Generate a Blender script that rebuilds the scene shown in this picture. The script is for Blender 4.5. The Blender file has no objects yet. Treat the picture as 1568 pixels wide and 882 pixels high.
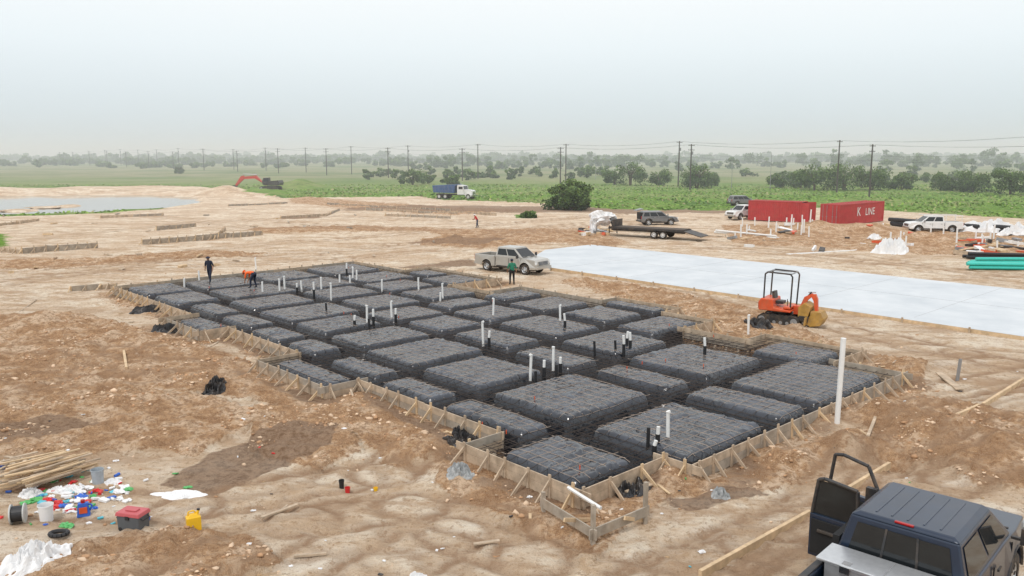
import bpy, math, random
import numpy as np
from mathutils import Vector, Matrix
random.seed(7); rng=np.random.default_rng(7)
H=8.7;F=1255.0;th=math.atan(205/F);c_,s_=math.cos(th),math.sin(th)
def P(u,v,z=0.0):
    """survey: ground coordinates (metres) of a point on the site"""
    x=(u-784)/F;y=(441-v)/F
    t=(H-z)/(s_-y*c_)
    return (x*t,(c_+y*s_)*t)
ANG=math.radians(43)
E1=np.array([math.cos(ANG),math.sin(ANG)]);E2=np.array([-math.sin(ANG),math.cos(ANG)])
O=np.array(P(890,752,.45))
def W(a,b):  # slab grid -> world
    p=O+a*E1+b*E2
    return float(p[0]),float(p[1])
def toab(x,y):
    X=x-O[0];Y=y-O[1]
    return X*E1[0]+Y*E1[1], X*E2[0]+Y*E2[1]
# ---------------------------------------------------------------- noise
def hsh(ix,iy,seed):
    n=(ix*374761393+iy*668265263+seed*1274126177)&0xffffffff
    n=((n^(n>>13))*1274126177)&0xffffffff
    return ((n^(n>>16))&0xffff)/65535.0
def vn(x,y,seed=0):
    x=np.asarray(x,float);y=np.asarray(y,float)
    ix=np.floor(x).astype(np.int64);iy=np.floor(y).astype(np.int64)
    fx=x-ix;fy=y-iy;fx=fx*fx*(3-2*fx);fy=fy*fy*(3-2*fy)
    a=hsh(ix,iy,seed);b=hsh(ix+1,iy,seed);c=hsh(ix,iy+1,seed);d=hsh(ix+1,iy+1,seed)
    return a+(b-a)*fx+(c-a)*fy+(a-b-c+d)*fx*fy
def fbm(x,y,seed=0,o=4):
    s=0;amp=.5;n=0
    for i in range(o):
        s=s+amp*(vn(x*2**i+i*17.3,y*2**i-i*9.1,seed+i)-.5);amp*=.5
    return s*2   # ~-1..1
def sst(x): x=np.clip(x,0,1);return x*x*(3-2*x)
def pip(x,y,poly):
    ins=np.zeros(x.shape,bool);n=len(poly)
    for i in range(n):
        x0,y0=poly[i];x1,y1=poly[(i+1)%n]
        if y0==y1: continue
        cnd=((y0>y)!=(y1>y))
        ins^=cnd&(x<(x1-x0)*(y-y0)/(y1-y0)+x0)
    return ins
def segd(x,y,p,q):
    dx=q[0]-p[0];dy=q[1]-p[1];L2=dx*dx+dy*dy+1e-9
    t=np.clip(((x-p[0])*dx+(y-p[1])*dy)/L2,0,1)
    return np.hypot(x-p[0]-t*dx,y-p[1]-t*dy)
# ---------------------------------------------------------------- materials
def newmat(name):
    m=bpy.data.materials.new(name);m.use_nodes=True
    return m,m.node_tree,m.node_tree.nodes['Principled BSDF']
def N(nt,t,**k):
    n=nt.nodes.new(t)
    for a,b in k.items(): setattr(n,a,b)
    return n
def noise(nt,scale,detail=4,rough=.55,vec=None):
    n=N(nt,'ShaderNodeTexNoise');n.inputs['Scale'].default_value=scale;n.inputs['Detail'].default_value=detail;n.inputs['Roughness'].default_value=rough
    if vec is not None: nt.links.new(vec,n.inputs['Vector'])
    return n
def ramp(nt,src,stops):
    r=N(nt,'ShaderNodeValToRGB');cr=r.color_ramp
    while len(cr.elements)<len(stops): cr.elements.new(.5)
    for e,(p,c) in zip(cr.elements,stops):
        e.position=p;e.color=(c[0],c[1],c[2],1) if not isinstance(c,(int,float)) else (c,c,c,1)
    nt.links.new(src,r.inputs[0]);return r
def mixc(nt,fac,a,b,mode='MIX'):
    m=N(nt,'ShaderNodeMix',data_type='RGBA',blend_type=mode)
    for s,val in ((m.inputs[0],fac),(m.inputs[6],a),(m.inputs[7],b)):
        if isinstance(val,bpy.types.NodeSocket): nt.links.new(val,s)
        elif isinstance(val,(int,float)): s.default_value=val
        else: s.default_value=(val[0],val[1],val[2],1)
    return m.outputs[2]
def mth(nt,op,a,b=0.0):
    m=N(nt,'ShaderNodeMath',operation=op)
    for i,val in enumerate((a,b)):
        if isinstance(val,bpy.types.NodeSocket): nt.links.new(val,m.inputs[i])
        else: m.inputs[i].default_value=val
    return m.outputs[0]
def bump(nt,bs,h,strength=.5,dist=.02):
    b=N(nt,'ShaderNodeBump');b.inputs['Strength'].default_value=strength;b.inputs['Distance'].default_value=dist
    nt.links.new(h,b.inputs['Height']);nt.links.new(b.outputs[0],bs.inputs['Normal']);return b
_mc={}
def M(name,col,rough=.6,metal=0,var=.15,scale=6,bmp=0,dirt=0,coat=0):
    if name in _mc: return _mc[name]
    m,nt,bs=newmat(name)
    tc=N(nt,'ShaderNodeTexCoord')
    n=noise(nt,scale,5,.6,tc.outputs['Object'])
    lo=[c*(1-var) for c in col];hi=[min(1,c*(1+var)) for c in col]
    r=ramp(nt,n.outputs[0],[(.3,lo),(.7,hi)])
    col_s=r.outputs[0]
    if dirt:
        n2=noise(nt,scale*.6,6,.65,tc.outputs['Object'])
        f=ramp(nt,n2.outputs[0],[(.45,0),(.7,dirt)])
        col_s=mixc(nt,f.outputs[0],col_s,(.36,.24,.14))
    nt.links.new(col_s,bs.inputs['Base Color'])
    bs.inputs['Roughness'].default_value=rough;bs.inputs['Metallic'].default_value=metal
    if coat: bs.inputs['Coat Weight'].default_value=coat;bs.inputs['Coat Roughness'].default_value=.08
    if bmp: 
        n3=noise(nt,scale*6,4,.6,tc.outputs['Object']);bump(nt,bs,n3.outputs[0],bmp,.01)
    _mc[name]=m;return m
WOOD=M('weathered_wood',(.46,.36,.26),.85,0,.35,3,.4,.35)
WOODN=M('new_lumber',(.60,.44,.27),.8,0,.25,3,.3,.2)
PVC=M('white_pvc',(.8,.8,.78),.4,0,.04,4,0,.1)
BLKP=M('black_plastic_pipe',(.02,.02,.022),.5,0,.2)
RUB=M('rubber',(.03,.029,.028),.85,0,.2,8,0,.25)
GLASS=M('dark_glass',(.015,.018,.02),.06,0,.1)
CHR=M('chrome',(.6,.6,.6),.25,1,.08)
ALU=M('aluminium',(.62,.63,.64),.35,.7,.08,10)
BLKM=M('black_steel',(.03,.03,.032),.5,0,.2,5,0,.25)
GREYM=M('grey_steel',(.3,.31,.32),.5,.3,.15,5,0,.2)
REDL=M('red_lens',(.35,.01,.01),.2)
WHL=M('headlamp',(.7,.72,.72),.1)
WHITEP=M('white_paint',(.75,.75,.74),.35,0,.04,3,0,.15,.4)
SILV=M('beige_silver_paint',(.46,.44,.4),.3,.35,.05,3,0,.12,.5)
BLKPT=M('dark_blue_black_paint',(.010,.022,.048),.32,.1,.15,3,0,.03,.35)
GREYP=M('grey_paint',(.17,.17,.17),.3,.3,.08,3,0,.1,.5)
ORG=M('orange_paint',(.66,.09,.025),.45,0,.15,4,0,.35,.1)
YEL=M('dirty_yellow_paint',(.42,.24,.05),.6,0,.25,4,0,.6)
BLUE=M('blue_paint',(.03,.09,.22),.4,0,.15,3,0,.2)
REDC=M('container_red',(.42,.035,.035),.55,0,.14,1.5,.1,.12)
WHITET=M('white_plastic',(.78,.78,.78),.5,0,.05,5,.2,.08)
TEAL=M('teal_pipe',(.05,.5,.42),.4,0,.08)
DARKIN=M('dark_interior',(.012,.012,.013),.8,0,.2)
TARP=M('black_tarp',(.018,.018,.02),.35,0,.3,3,.4,.12)
# ---------------------------------------------------------------- mesh builder
COL=bpy.context.scene.collection
def fastmesh(name,V,Fq,mats=(),mi=None,smooth=False,k=None):
    V=np.asarray(V,np.float32);Fq=np.asarray(Fq,np.int32);k=Fq.shape[1]
    me=bpy.data.meshes.new(name)
    me.vertices.add(len(V));me.vertices.foreach_set('co',V.ravel())
    me.loops.add(Fq.size);me.loops.foreach_set('vertex_index',Fq.ravel())
    me.polygons.add(len(Fq));me.polygons.foreach_set('loop_start',np.arange(0,Fq.size,k,dtype=np.int32))
    if mi is not None: me.polygons.foreach_set('material_index',np.asarray(mi,np.int32))
    me.polygons.foreach_set('use_smooth',np.full(len(Fq),smooth))
    me.update(calc_edges=True)
    for m in mats: me.materials.append(m)
    ob=bpy.data.objects.new(name,me);COL.objects.link(ob);return ob
class MB:
    def __init__(s): s.v=[];s.f=[];s.mi=[];s.mats=[];s.T=Matrix.Identity(4)
    def add(s,vs,fs,mat):
        if mat not in s.mats: s.mats.append(mat)
        k=s.mats.index(mat);o=len(s.v)
        for p in vs: s.v.append((s.T@Vector(p))[:])
        for f in fs: s.f.append([i+o for i in f]);s.mi.append(k)
    def box(s,c,d,mat,r=(0,0,0),tp=1.0,tpy=None):
        R=Matrix.Rotation(r[2],3,'Z')@Matrix.Rotation(r[1],3,'Y')@Matrix.Rotation(r[0],3,'X')
        tpy=tp if tpy is None else tpy
        vs=[]
        for z in(-1,1):
            for y in(-1,1):
                for x in(-1,1):
                    k=tp if z>0 else 1;k2=tpy if z>0 else 1
                    vs.append(Vector(c)+R@Vector((x*d[0]/2*k,y*d[1]/2*k2,z*d[2]/2)))
        s.add(vs,[(0,2,3,1),(4,5,7,6),(0,1,5,4),(2,6,7,3),(0,4,6,2),(1,3,7,5)],mat)
    def tube(s,p0,p1,r,mat,n=8,r2=None,cap=True):
        p0=Vector(p0);p1=Vector(p1);d=(p1-p0);r2=r if r2 is None else r2
        if d.length<1e-6:return
        d.normalize();a=d.orthogonal().normalized();b=d.cross(a)
        vs=[]
        for p,rr in((p0,r),(p1,r2)):
            for i in range(n):
                t=2*math.pi*i/n;vs.append(p+(a*math.cos(t)+b*math.sin(t))*rr)
        fs=[(i,(i+1)%n,n+(i+1)%n,n+i) for i in range(n)]
        if cap: fs+=[tuple(range(n))[::-1],tuple(range(n,2*n))]
        s.add(vs,fs,mat)
    def path(s,pts,r,mat,n=6):
        for a,b in zip(pts[:-1],pts[1:]): s.tube(a,b,r,mat,n)
    def prism(s,poly,y0,y1,mat,yf=None):
        """side profile (x,z) extruded over y; yf(x,z)->scale of y"""
        n=len(poly);vs=[]
        for y in(y0,y1):
            for x,z in poly: vs.append((x,y*(yf(x,z) if yf else 1),z))
        fs=[tuple(range(n)),tuple(range(n,2*n))[::-1]]+[(i,i+n,(i+1)%n+n,(i+1)%n) for i in range(n)]
        s.add(vs,fs,mat)
    def lathe(s,prof,c,axis,mat,n=20):
        """prof: (r,h) along axis"""
        ax=Vector(axis).normalized();a=ax.orthogonal().normalized();b=ax.cross(a);c=Vector(c)
        vs=[];m=len(prof)
        for r,h in prof:
            for i in range(n):
                t=2*math.pi*i/n;vs.append(c+ax*h+(a*math.cos(t)+b*math.sin(t))*r)
        fs=[(j*n+i,j*n+(i+1)%n,(j+1)*n+(i+1)%n,(j+1)*n+i) for j in range(m-1) for i in range(n)]
        s.add(vs,fs,mat)
    def blob(s,c,d,mat,seed=0,amp=.15,n=10,fq=2.):
        vs=[];c=Vector(c)
        for j in range(n+1):
            ph=math.pi*j/n
            for i in range(2*n):
                t=math.pi*i/n
                p=Vector((math.sin(ph)*math.cos(t),math.sin(ph)*math.sin(t),math.cos(ph)))
                k=1+amp*float(fbm(np.array(p.x*fq+p.z*1.3+seed*7.1),np.array(p.y*fq-p.z*fq*.8),seed,3))*2 if amp else 1
                vs.append(c+Vector((p.x*d[0]*k/2,p.y*d[1]*k/2,p.z*d[2]*k/2)))
        m=2*n
        s.add(vs,[(j*m+i,(j+1)*m+i,(j+1)*m+(i+1)%m,j*m+(i+1)%m) for j in range(n) for i in range(m)],mat)
    def obj(s,name,loc=(0,0,0),rz=0,parent=None,bevel=0,smooth=False,scale=1):
        me=bpy.data.meshes.new(name);me.from_pydata(s.v,[],s.f);me.update()
        for m in s.mats: me.materials.append(m)
        me.polygons.foreach_set('material_index',s.mi)
        if smooth: me.polygons.foreach_set('use_smooth',[True]*len(me.polygons))
        ob=bpy.data.objects.new(name,me);COL.objects.link(ob)
        ob.location=loc;ob.rotation_euler=(0,0,rz);ob.scale=(scale,)*3
        if bevel:
            md=ob.modifiers.new('bv','BEVEL');md.width=bevel;md.segments=2;md.limit_method='ANGLE';md.angle_limit=.6
            md.harden_normals=False
        if parent: ob.parent=parent
        return ob
def empty(name,loc,rz=0,scale=1):
    e=bpy.data.objects.new(name,None);COL.objects.link(e);e.location=loc;e.rotation_euler=(0,0,rz);e.scale=(scale,)*3
    return e
# ---------------------------------------------------------------- slab layout
OUT=[(0,0),(3.4,0),(3.4,-.9),(17.2,-.9),(17.2,1.7),(19.5,1.7),(19.5,6.2),(17.8,6.2),(17.8,9.6),(20.4,9.6),(20.4,12.8),(22,12.8),(22,17.2),(20.6,17.2),(20.6,23.8),(18,23.8),(18,27.5),(22,27.5),(22,35),(19.6,35),(19.6,41.5),(2,41.5),(2,29),(.6,29),(.6,24.7),(2,24.7),(2,17.7),(.1,17.7),(.1,12.4),(1.5,12.4),(1.5,4.5),(0,4.5)]
OUTW=[W(*p) for p in OUT]
PADS=[(.35,2.9,.45,3.6),(3.75,8.1,-.55,3.2),(8.8,10.8,-.55,3.4),(11.3,16.7,-.55,3.2),(1.8,3.3,4,8.1),(3.9,8.2,4,8),(9,10.7,4,7.7),(11.4,15.6,3.9,8),(16.1,19,2.2,5.2),
(1.9,3.4,8.7,11.9),(4.1,7.7,8.7,12.4),(8.7,10.7,8.5,12.1),(11.6,15.4,8.5,12.1),(16,20,9.95,12.5),(2.2,3.6,12.5,16.1),(4.2,8.3,12.9,16.5),(9.1,11.4,12.6,16.6),(12.3,15.7,12.7,17),(16.5,19.7,13.3,16.6),(20.3,21.7,13.2,16.9),
(.4,1.7,12.7,17.3),(2.4,4,17.3,20.1),(4.6,8.6,17,20.1),(9.1,11.9,17.2,20.3),(12.4,15.8,17.5,20.8),(16.4,20.2,17.5,20.7),(2.4,4.1,20.6,23.7),(4.8,8.3,20.6,23.8),(8.9,12.4,20.8,23.8),(12.9,16.3,21.4,23.7),(16.9,20.2,21.2,23.4),
(.9,2.4,25.1,28.6),(2.8,4.4,24.3,27.8),(5,9.4,24.3,28.1),(9.9,13.5,24.3,28),(14,17.6,24.3,27.8),(2.9,4.6,28.5,32.2),(5.1,9.2,28.6,32),(9.7,13.5,28.6,32),(14,17.7,28.5,32),(18.3,21.6,28,31.4),
(2.5,5.3,32.7,36.6),(5.8,10.2,32.5,36.5),(10.7,14.4,32.5,36.5),(14.9,19,32.5,36.2),(19.5,21.6,32,34.6),(2.5,5.5,37.1,41),(6,10,37,41),(10.5,14.4,37,41),(15,19.2,36.8,41)]
def sheet_h(a,b):
    a2=a+.09*fbm(a*.8,b*.8,31,2);b2=b+.09*fbm(a*.8,b*.8,41,2)
    d=np.full(np.shape(a),-5.0);lev=np.zeros(np.shape(a))
    for i,(a0,a1,b0,b1) in enumerate(PADS):
        dx=np.minimum(a2-a0,a1-a2);dy=np.minimum(b2-b0,b1-b2);r=.38
        dd=r-np.hypot(np.maximum(r-dx,0),np.maximum(r-dy,0));lev=np.where(dd>d,((i*37)%11)/11*.06-.03,lev);d=np.maximum(d,dd)
    top=sst((d+.24)/.50)
    return -.36+.76*top+.03*sst(d/1.3)*top+lev*top,top,d
# ---------------------------------------------------------------- ground
def pp(l): return [P(*q) for q in l]
MUD=[pp([(-80,490),(120,478),(200,500),(280,520),(400,560),(420,590),(480,612),(560,600),(700,665),(700,700),(600,715),(520,650),(380,612),(200,600),(60,640),(-80,640)]),
 pp([(-60,650),(200,602),(330,612),(400,640),(300,700),(200,690),(-60,700)]),
 pp([(1290,640),(1400,600),(1640,650),(1700,760),(1400,700),(1330,700)]),
 pp([(870,425),(1000,440),(1180,480),(1300,540),(1420,560),(1400,600),(1200,560),(1000,470),(850,435)]),
 pp([(680,700),(760,740),(880,790),(1010,760),(1180,700),(1330,650),(1250,740),(1040,760),(960,800),(900,860),(760,790),(660,740)]),
 pp([(390,620),(520,640),(560,690),(480,720),(380,690)]),pp([(640,366),(760,360),(860,372),(740,382),(640,376)]),
 pp([(1100,345),(1300,345),(1568,360),(1640,385),(1568,395),(1300,385),(1120,372)]),pp([(440,300),(520,306),(700,318),(820,322),(700,330),(560,322),(440,312)]),
 pp([(1420,690),(1640,710),(1640,760),(1480,740)]),pp([(0,850),(200,815),(380,815),(440,860),(300,900),(0,900)]),
 pp([(-50,400),(150,396),(320,384),(420,388),(300,398),(100,410),(-50,414)]),pp([(380,350),(560,346),(700,350),(560,356),(400,358)]),pp([(640,352),(900,350),(960,372),(900,385),(860,372),(700,366)])]
WET=[pp([(240,742),(330,690),(440,650),(520,655),(500,690),(400,725),(330,755)]),pp([(500,322),(760,326),(1120,326),(1120,318),(830,316),(640,314)]),pp([(610,372),(700,366),(780,366),(740,378)]),
 pp([(430,335),(490,334),(480,328),(440,329)]),pp([(600,410),(730,396),(735,408),(640,412)]),pp([(-60,655),(90,640),(160,650),(60,675),(-60,690)]),pp([(560,605),(690,668),(690,690),(560,620)]),pp([(1000,770),(1120,745),(1180,750),(1060,780)])]
GRASS=[pp([(-900,291),(0,291),(305,289),(430,303),(640,300),(680,306),(835,311),(930,320),(1120,322),(1170,316),(1360,322),(1480,330),(1568,334),(2400,340)])+[(9000,9000),(-9000,9000)],
 pp([(-300,400),(0,384),(20,376),(14,358),(-40,350),(-400,360)]),pp([(-200,334),(0,331),(150,326),(255,320),(250,317),(100,322),(-200,330)]),pp([(795,334),(822,334),(822,328),(795,328)])]
POND=pp([(-700,336),(0,328),(150,323),(250,318),(306,309),(300,300),(200,297),(0,299),(-700,303)])
BANK=pp([(-700,301),(0,297),(200,295),(310,298),(430,303),(430,293),(200,288),(0,290),(-700,294)])
TR=[[(-60,418),(200,402),(500,387),(740,366),(900,346),(1100,332)],[(-60,446),(250,398),(600,374),(900,372),(1120,376)],[(700,372),(830,346),(1000,334)],[(1640,575),(1480,540),(1300,505),(1100,452),(900,415)],
 [(560,900),(700,810),(820,850),(1000,900)],[(980,900),(1180,800),(1450,730),(1640,700)],[(1080,368),(1400,402),(1640,440)],[(0,372),(300,340),(520,330),(760,340)],[(-50,600),(150,570),(300,560)],[(430,340),(620,352),(860,356),(930,372)],[(1350,620),(1640,560)],[(0,760),(300,780),(600,720),(640,690)],[(250,330),(400,350),(640,350)],[(1180,880),(1420,650),(1640,600)],
 [(-60,430),(220,410),(520,394),(720,380)],[(300,380),(560,362),(800,340),(960,326)],[(1100,378),(1330,400),(1640,428)],[(-50,545),(200,540),(400,548)],[(300,900),(480,800),(640,770),(760,800)],[(1000,900),(1150,830),(1300,700),(1640,640)],[(1400,530),(1640,548)]]
TRW=[pp(t) for t in TR]
def warp(x,y,k=1):
    w=np.clip(y/40,.3,6)*k
    return x+w*fbm(x/(2.2*w),y/(2.2*w),3,3), y+w*fbm(x/(2.2*w)+50,y/(2.2*w)+9,5,3)
def masks(x,y):
    mud=np.zeros(x.shape);wet=np.zeros(x.shape);gr=np.zeros(x.shape)
    for k in (.6,1.1,1.7):
        xx,yy=warp(x,y,k)
        for arr,pl in ((mud,MUD),(wet,WET),(gr,GRASS)):
            mm=np.zeros(x.shape,bool)
            for p in pl: mm|=pip(xx,yy,p)
            arr+=mm/3
    inside=pip(x,y,OUTW)
    d=np.full(x.shape,99.0);near=(y<75)&(np.abs(x)<45)
    for i in range(len(OUTW)):
        d[near]=np.minimum(d[near],segd(x[near],y[near],OUTW[i],OUTW[(i+1)%len(OUTW)]))
    ring=np.where(inside,0,sst(1-d/2.2)*(.5+.9*vn(x*.7,y*.7,77)))
    mud=np.clip(np.maximum(mud,ring),0,1)
    wet=np.clip(np.maximum(wet,ring*sst((vn(x*1.1,y*1.1,78)-.4)/.3)*.95),0,1)
    tr=np.zeros(x.shape)
    for t in TRW:
        for p,q in zip(t[:-1],t[1:]):
            bb=(x>min(p[0],q[0])-3)&(x<max(p[0],q[0])+3)&(y>min(p[1],q[1])-3)&(y<max(p[1],q[1])+3)
            if not bb.any(): continue
            xw=x[bb]+.9*fbm(x[bb]*.12,y[bb]*.12,8,2);yw=y[bb]+.9*fbm(x[bb]*.12,y[bb]*.12,9,2)
            dd=segd(xw,yw,p,q);tr[bb]=np.maximum(tr[bb],sst(1-np.abs(dd-.85)/.34))
            dd=segd(xw+1.3,yw+1.9,p,q);tr[bb]=np.maximum(tr[bb],.6*sst(1-np.abs(dd-.85)/.34))
    tr=tr*(1-gr)
    return mud,wet,gr,tr,inside,d
def gheight(x,y,ms=None):
    mud,wet,gr,tr,inside,d=ms if ms is not None else masks(x,y)
    h=.10*fbm(x/7,y/7,11,3)+.055*fbm(x/1.3,y/1.3,12,3)+.026*fbm(x*3,y*3,14,2)
    pt=sst((fbm(x/3.1,y/3.1,19,3)+.05)/.35)
    h+=.07*pt*(1-np.abs(fbm(x*1.3,y*1.3,18,4))*2)
    rd=1-np.abs(fbm(x*.8,y*.8,15,4))*2
    h+=mud*(.18*np.clip(rd,-.5,1)*.8+.15*fbm(x*1.9,y*1.9,16,4)+.07*np.abs(fbm(x*4.2,y*4.2,17,3))+.05)
    h-=tr*.07*(1+.5*np.sin(y*9+x*5))
    calm=sst((d-.1)/1.2)*.75+.25
    h=h*calm-.04
    h=np.where(inside&(d>.03),-.75,h)
    far=sst((y-120)/200)
    h=h*(1-.5*far)
    pn=pip(x,y,POND);h=np.where(pn,-.5,h)
    bk=pip(*warp(x,y,.5),BANK);h=np.where(bk,h+.7+.5*fbm(x*.15,y*.15,60,2),h)
    for (u,v,r,hh) in ((1340,640,1.3,.55),(1430,668,1.4,.42),(1300,690,1.0,.35),(1530,700,1.6,.4),(1250,650,.9,.25),(1390,565,1.2,.22),(1320,355,3.5,1.0),(1240,352,3,.7),(1180,360,2.5,.6),(1420,372,3,.8),(455,288,7,2.2),(350,298,5,1.1),(690,366,1.6,.3),(1030,735,.8,.28),(1190,705,.9,.25),(640,690,1.0,.2),(90,540,1.6,.2),(60,500,2.2,.3),(560,615,1.0,.2),(1365,700,.8,-.5)):
        px,py=P(u,v);dd=np.hypot(x-px,y-py)/r
        h=h+hh*np.exp(-dd*dd*1.3)*(.75+.7*vn(x*1.6/r*1.2,y*1.6/r*1.2,int(u)))*np.where(inside,0,1)
    return h
def geo(start,step,fac,end):
    o=[start];st=step
    while o[-1]<end: st*=fac;o.append(o[-1]+st)
    return o[1:]
xs=list(np.arange(-24,24.01,.105));r_=geo(24,.105,1.037,9000);xs=[-q for q in r_[::-1]]+xs+r_
ys=list(np.arange(9,32,.08))+list(np.arange(32,66,.15));ys=[-60,-20,0,5]+ys+geo(ys[-1],.15,1.027,9000)
xs=np.array(xs);ys=np.array(ys)
X,Y=np.meshgrid(xs,ys);nx,ny=len(xs),len(ys)
x=X.ravel();y=Y.ravel()
ms=masks(x,y);hz=gheight(x,y,ms)
idx=np.arange(nx*ny).reshape(ny,nx)
Fq=np.stack([idx[:-1,:-1],idx[:-1,1:],idx[1:,1:],idx[1:,:-1]],-1).reshape(-1,4)
# --- ground material
gm,nt,bs=newmat('soil_and_grass')
gp=N(nt,'ShaderNodeNewGeometry').outputs['Position']
def att(nm):
    a=N(nt,'ShaderNodeAttribute');a.attribute_name=nm;return a.outputs['Fac']
mp_=N(nt,'ShaderNodeMapping');mp_.inputs['Scale'].default_value=(.22,.75,1);mp_.inputs['Rotation'].default_value=(0,0,.25);nt.links.new(gp,mp_.inputs[0])
nL=noise(nt,.14,5,.65,gp);nM=noise(nt,.9,6,.75,gp);nS=noise(nt,5,5,.8,gp);nF=noise(nt,38,2,.6,gp);nX=noise(nt,.8,6,.75,mp_.outputs[0])
sand=ramp(nt,nM.outputs[0],[(.36,(.58,.41,.265)),(.46,(.73,.575,.415)),(.56,(.84,.725,.575))]).outputs[0]
sand=mixc(nt,ramp(nt,nL.outputs[0],[(.46,0),(.56,.55)]).outputs[0],sand,(.62,.445,.295))
sand=mixc(nt,ramp(nt,nX.outputs[0],[(.51,0),(.59,.65)]).outputs[0],sand,(.46,.30,.185))
sand=mixc(nt,ramp(nt,nX.outputs[0],[(.38,.6),(.46,0)]).outputs[0],sand,(.87,.77,.64))
sand=mixc(nt,ramp(nt,nS.outputs[0],[(.53,0),(.61,.7)]).outputs[0],sand,(.40,.255,.15))
sand=mixc(nt,ramp(nt,nF.outputs[0],[(.54,0),(.74,.35)]).outputs[0],sand,(.36,.24,.155))
mudc=ramp(nt,nM.outputs[0],[(.36,(.29,.15,.07)),(.48,(.50,.295,.155)),(.58,(.70,.51,.35))]).outputs[0]
mudc=mixc(nt,ramp(nt,nS.outputs[0],[(.48,0),(.57,.75)]).outputs[0],mudc,(.25,.13,.062))
mudc=mixc(nt,ramp(nt,nF.outputs[0],[(.45,0),(.7,.5)]).outputs[0],mudc,(.68,.50,.34))
mf=mth(nt,'ADD',mth(nt,'MULTIPLY',att('mud'),.85),mth(nt,'MULTIPLY',mth(nt,'SUBTRACT',nS.outputs[0],.5),1.0))
mf=mth(nt,'ADD',mf,mth(nt,'MULTIPLY',mth(nt,'SUBTRACT',nM.outputs[0],.5),1.6))
mfr=ramp(nt,mf,[(.35,0),(.6,1)]).outputs[0]
col=mixc(nt,mfr,sand,mudc)
wetc=mixc(nt,ramp(nt,nS.outputs[0],[(.4,0),(.6,1)]).outputs[0],(.17,.10,.06),(.38,.26,.175))
wf=mth(nt,'ADD',att('wet'),mth(nt,'MULTIPLY',mth(nt,'SUBTRACT',nM.outputs[0],.5),1.6))
col=mixc(nt,ramp(nt,wf,[(.4,0),(.75,.85)]).outputs[0],col,wetc)
col=mixc(nt,mth(nt,'MULTIPLY',att('track'),ramp(nt,nM.outputs[0],[(.38,.25),(.55,.95)]).outputs[0]),col,(.36,.225,.135))
gA=noise(nt,.05,6,.7,gp);gB=noise(nt,.6,5,.75,gp);gC=noise(nt,.012,6,.65,gp)
grc=ramp(nt,gB.outputs[0],[(.3,(.06,.12,.018)),(.5,(.14,.26,.033)),(.7,(.25,.38,.065))]).outputs[0]
grc=mixc(nt,ramp(nt,gA.outputs[0],[(.48,0),(.62,.75)]).outputs[0],grc,(.28,.285,.12))
grc=mixc(nt,ramp(nt,gA.outputs[0],[(.36,.7),(.44,0)]).outputs[0],grc,(.07,.145,.03))
spx=N(nt,'ShaderNodeSeparateXYZ');nt.links.new(gp,spx.inputs[0])
dist=ramp(nt,mth(nt,'DIVIDE',spx.outputs[1],700.0),[(.25,0),(.48,.95)]).outputs[0]
dry=ramp(nt,gC.outputs[0],[(.38,(.11,.17,.06)),(.46,(.20,.22,.10)),(.53,(.30,.28,.17)),(.62,(.14,.19,.075))]).outputs[0]
grc=mixc(nt,dist,grc,dry)
gf=mth(nt,'ADD',att('grass'),mth(nt,'MULTIPLY',mth(nt,'SUBTRACT',gB.outputs[0],.5),1.5))
col=mixc(nt,ramp(nt,gf,[(.35,0),(.6,1)]).outputs[0],col,grc)
nt.links.new(col,bs.inputs['Base Color']);bs.inputs['Roughness'].default_value=.95;bs.inputs['Specular IOR Level'].default_value=.2
hh=mth(nt,'ADD',mth(nt,'MULTIPLY',nS.outputs[0],1.6),mth(nt,'MULTIPLY',nF.outputs[0],.45))
bump(nt,bs,hh,1.0,.10)
g=fastmesh('ground',np.stack([x,y,hz],1),Fq,[gm],smooth=True)
for nm,arr in zip(('mud','wet','grass','track'),ms[:4]):
    a=g.data.attributes.new(nm,'FLOAT','POINT');a.data.foreach_set('value',arr.astype(np.float32))
def gz(px,py):
    px=np.atleast_1d(np.array(px,float));py=np.atleast_1d(np.array(py,float))
    return gheight(px,py)
def gz1(px,py): return float(gz(px,py)[0])
# soil clods
def ico():
    t=(1+5**.5)/2
    v=np.array([(-1,t,0),(1,t,0),(-1,-t,0),(1,-t,0),(0,-1,t),(0,1,t),(0,-1,-t),(0,1,-t),(t,0,-1),(t,0,1),(-t,0,-1),(-t,0,1)],float)/1.9
    f=np.array([(0,11,5),(0,5,1),(0,1,7),(0,7,10),(0,10,11),(1,5,9),(5,11,4),(11,10,2),(10,7,6),(7,1,8),(3,9,4),(3,4,2),(3,2,6),(3,6,8),(3,8,9),(4,9,5),(2,4,11),(6,2,10),(8,6,7),(9,8,1)])
    return v,f
iv,if_=ico()
nc=80000
cx=rng.uniform(-26,26,nc);cy=9+51*rng.random(nc)**1.4
m5=masks(cx,cy);clus=sst((fbm(cx*.9,cy*.9,88,3)+.0)/.3)
keep=(rng.random(nc)<(.05+.8*m5[0])*clus)&(~m5[4])&(np.abs(cx)<cy*.72)
cx,cy=cx[keep],cy[keep];m5k=[q[keep] for q in m5];cz=gheight(cx,cy,m5k)
n=len(cx);sz=.013+.06*rng.random(n)**4+.008*m5k[0]
V=iv[None]*(1+.35*rng.standard_normal((n,12,1)))*sz[:,None,None]*np.array([1.2,1,.75])*rng.uniform(.7,1.3,(n,1,3))
V+=np.stack([cx,cy,cz+sz*.1],1)[:,None]
FF=(if_[None]+12*np.arange(n)[:,None,None]).reshape(-1,3)
cm=M('clod_soil',(.45,.265,.145),.95,0,.35,1.2,.5)
cm2=M('clod_soil_pale',(.68,.50,.345),.95,0,.25,1.2,.5)
fastmesh('soil_clods',V.reshape(-1,3),FF,[cm,cm2],np.repeat(rng.random(n)<.5,20).astype(int),smooth=True)
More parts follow.
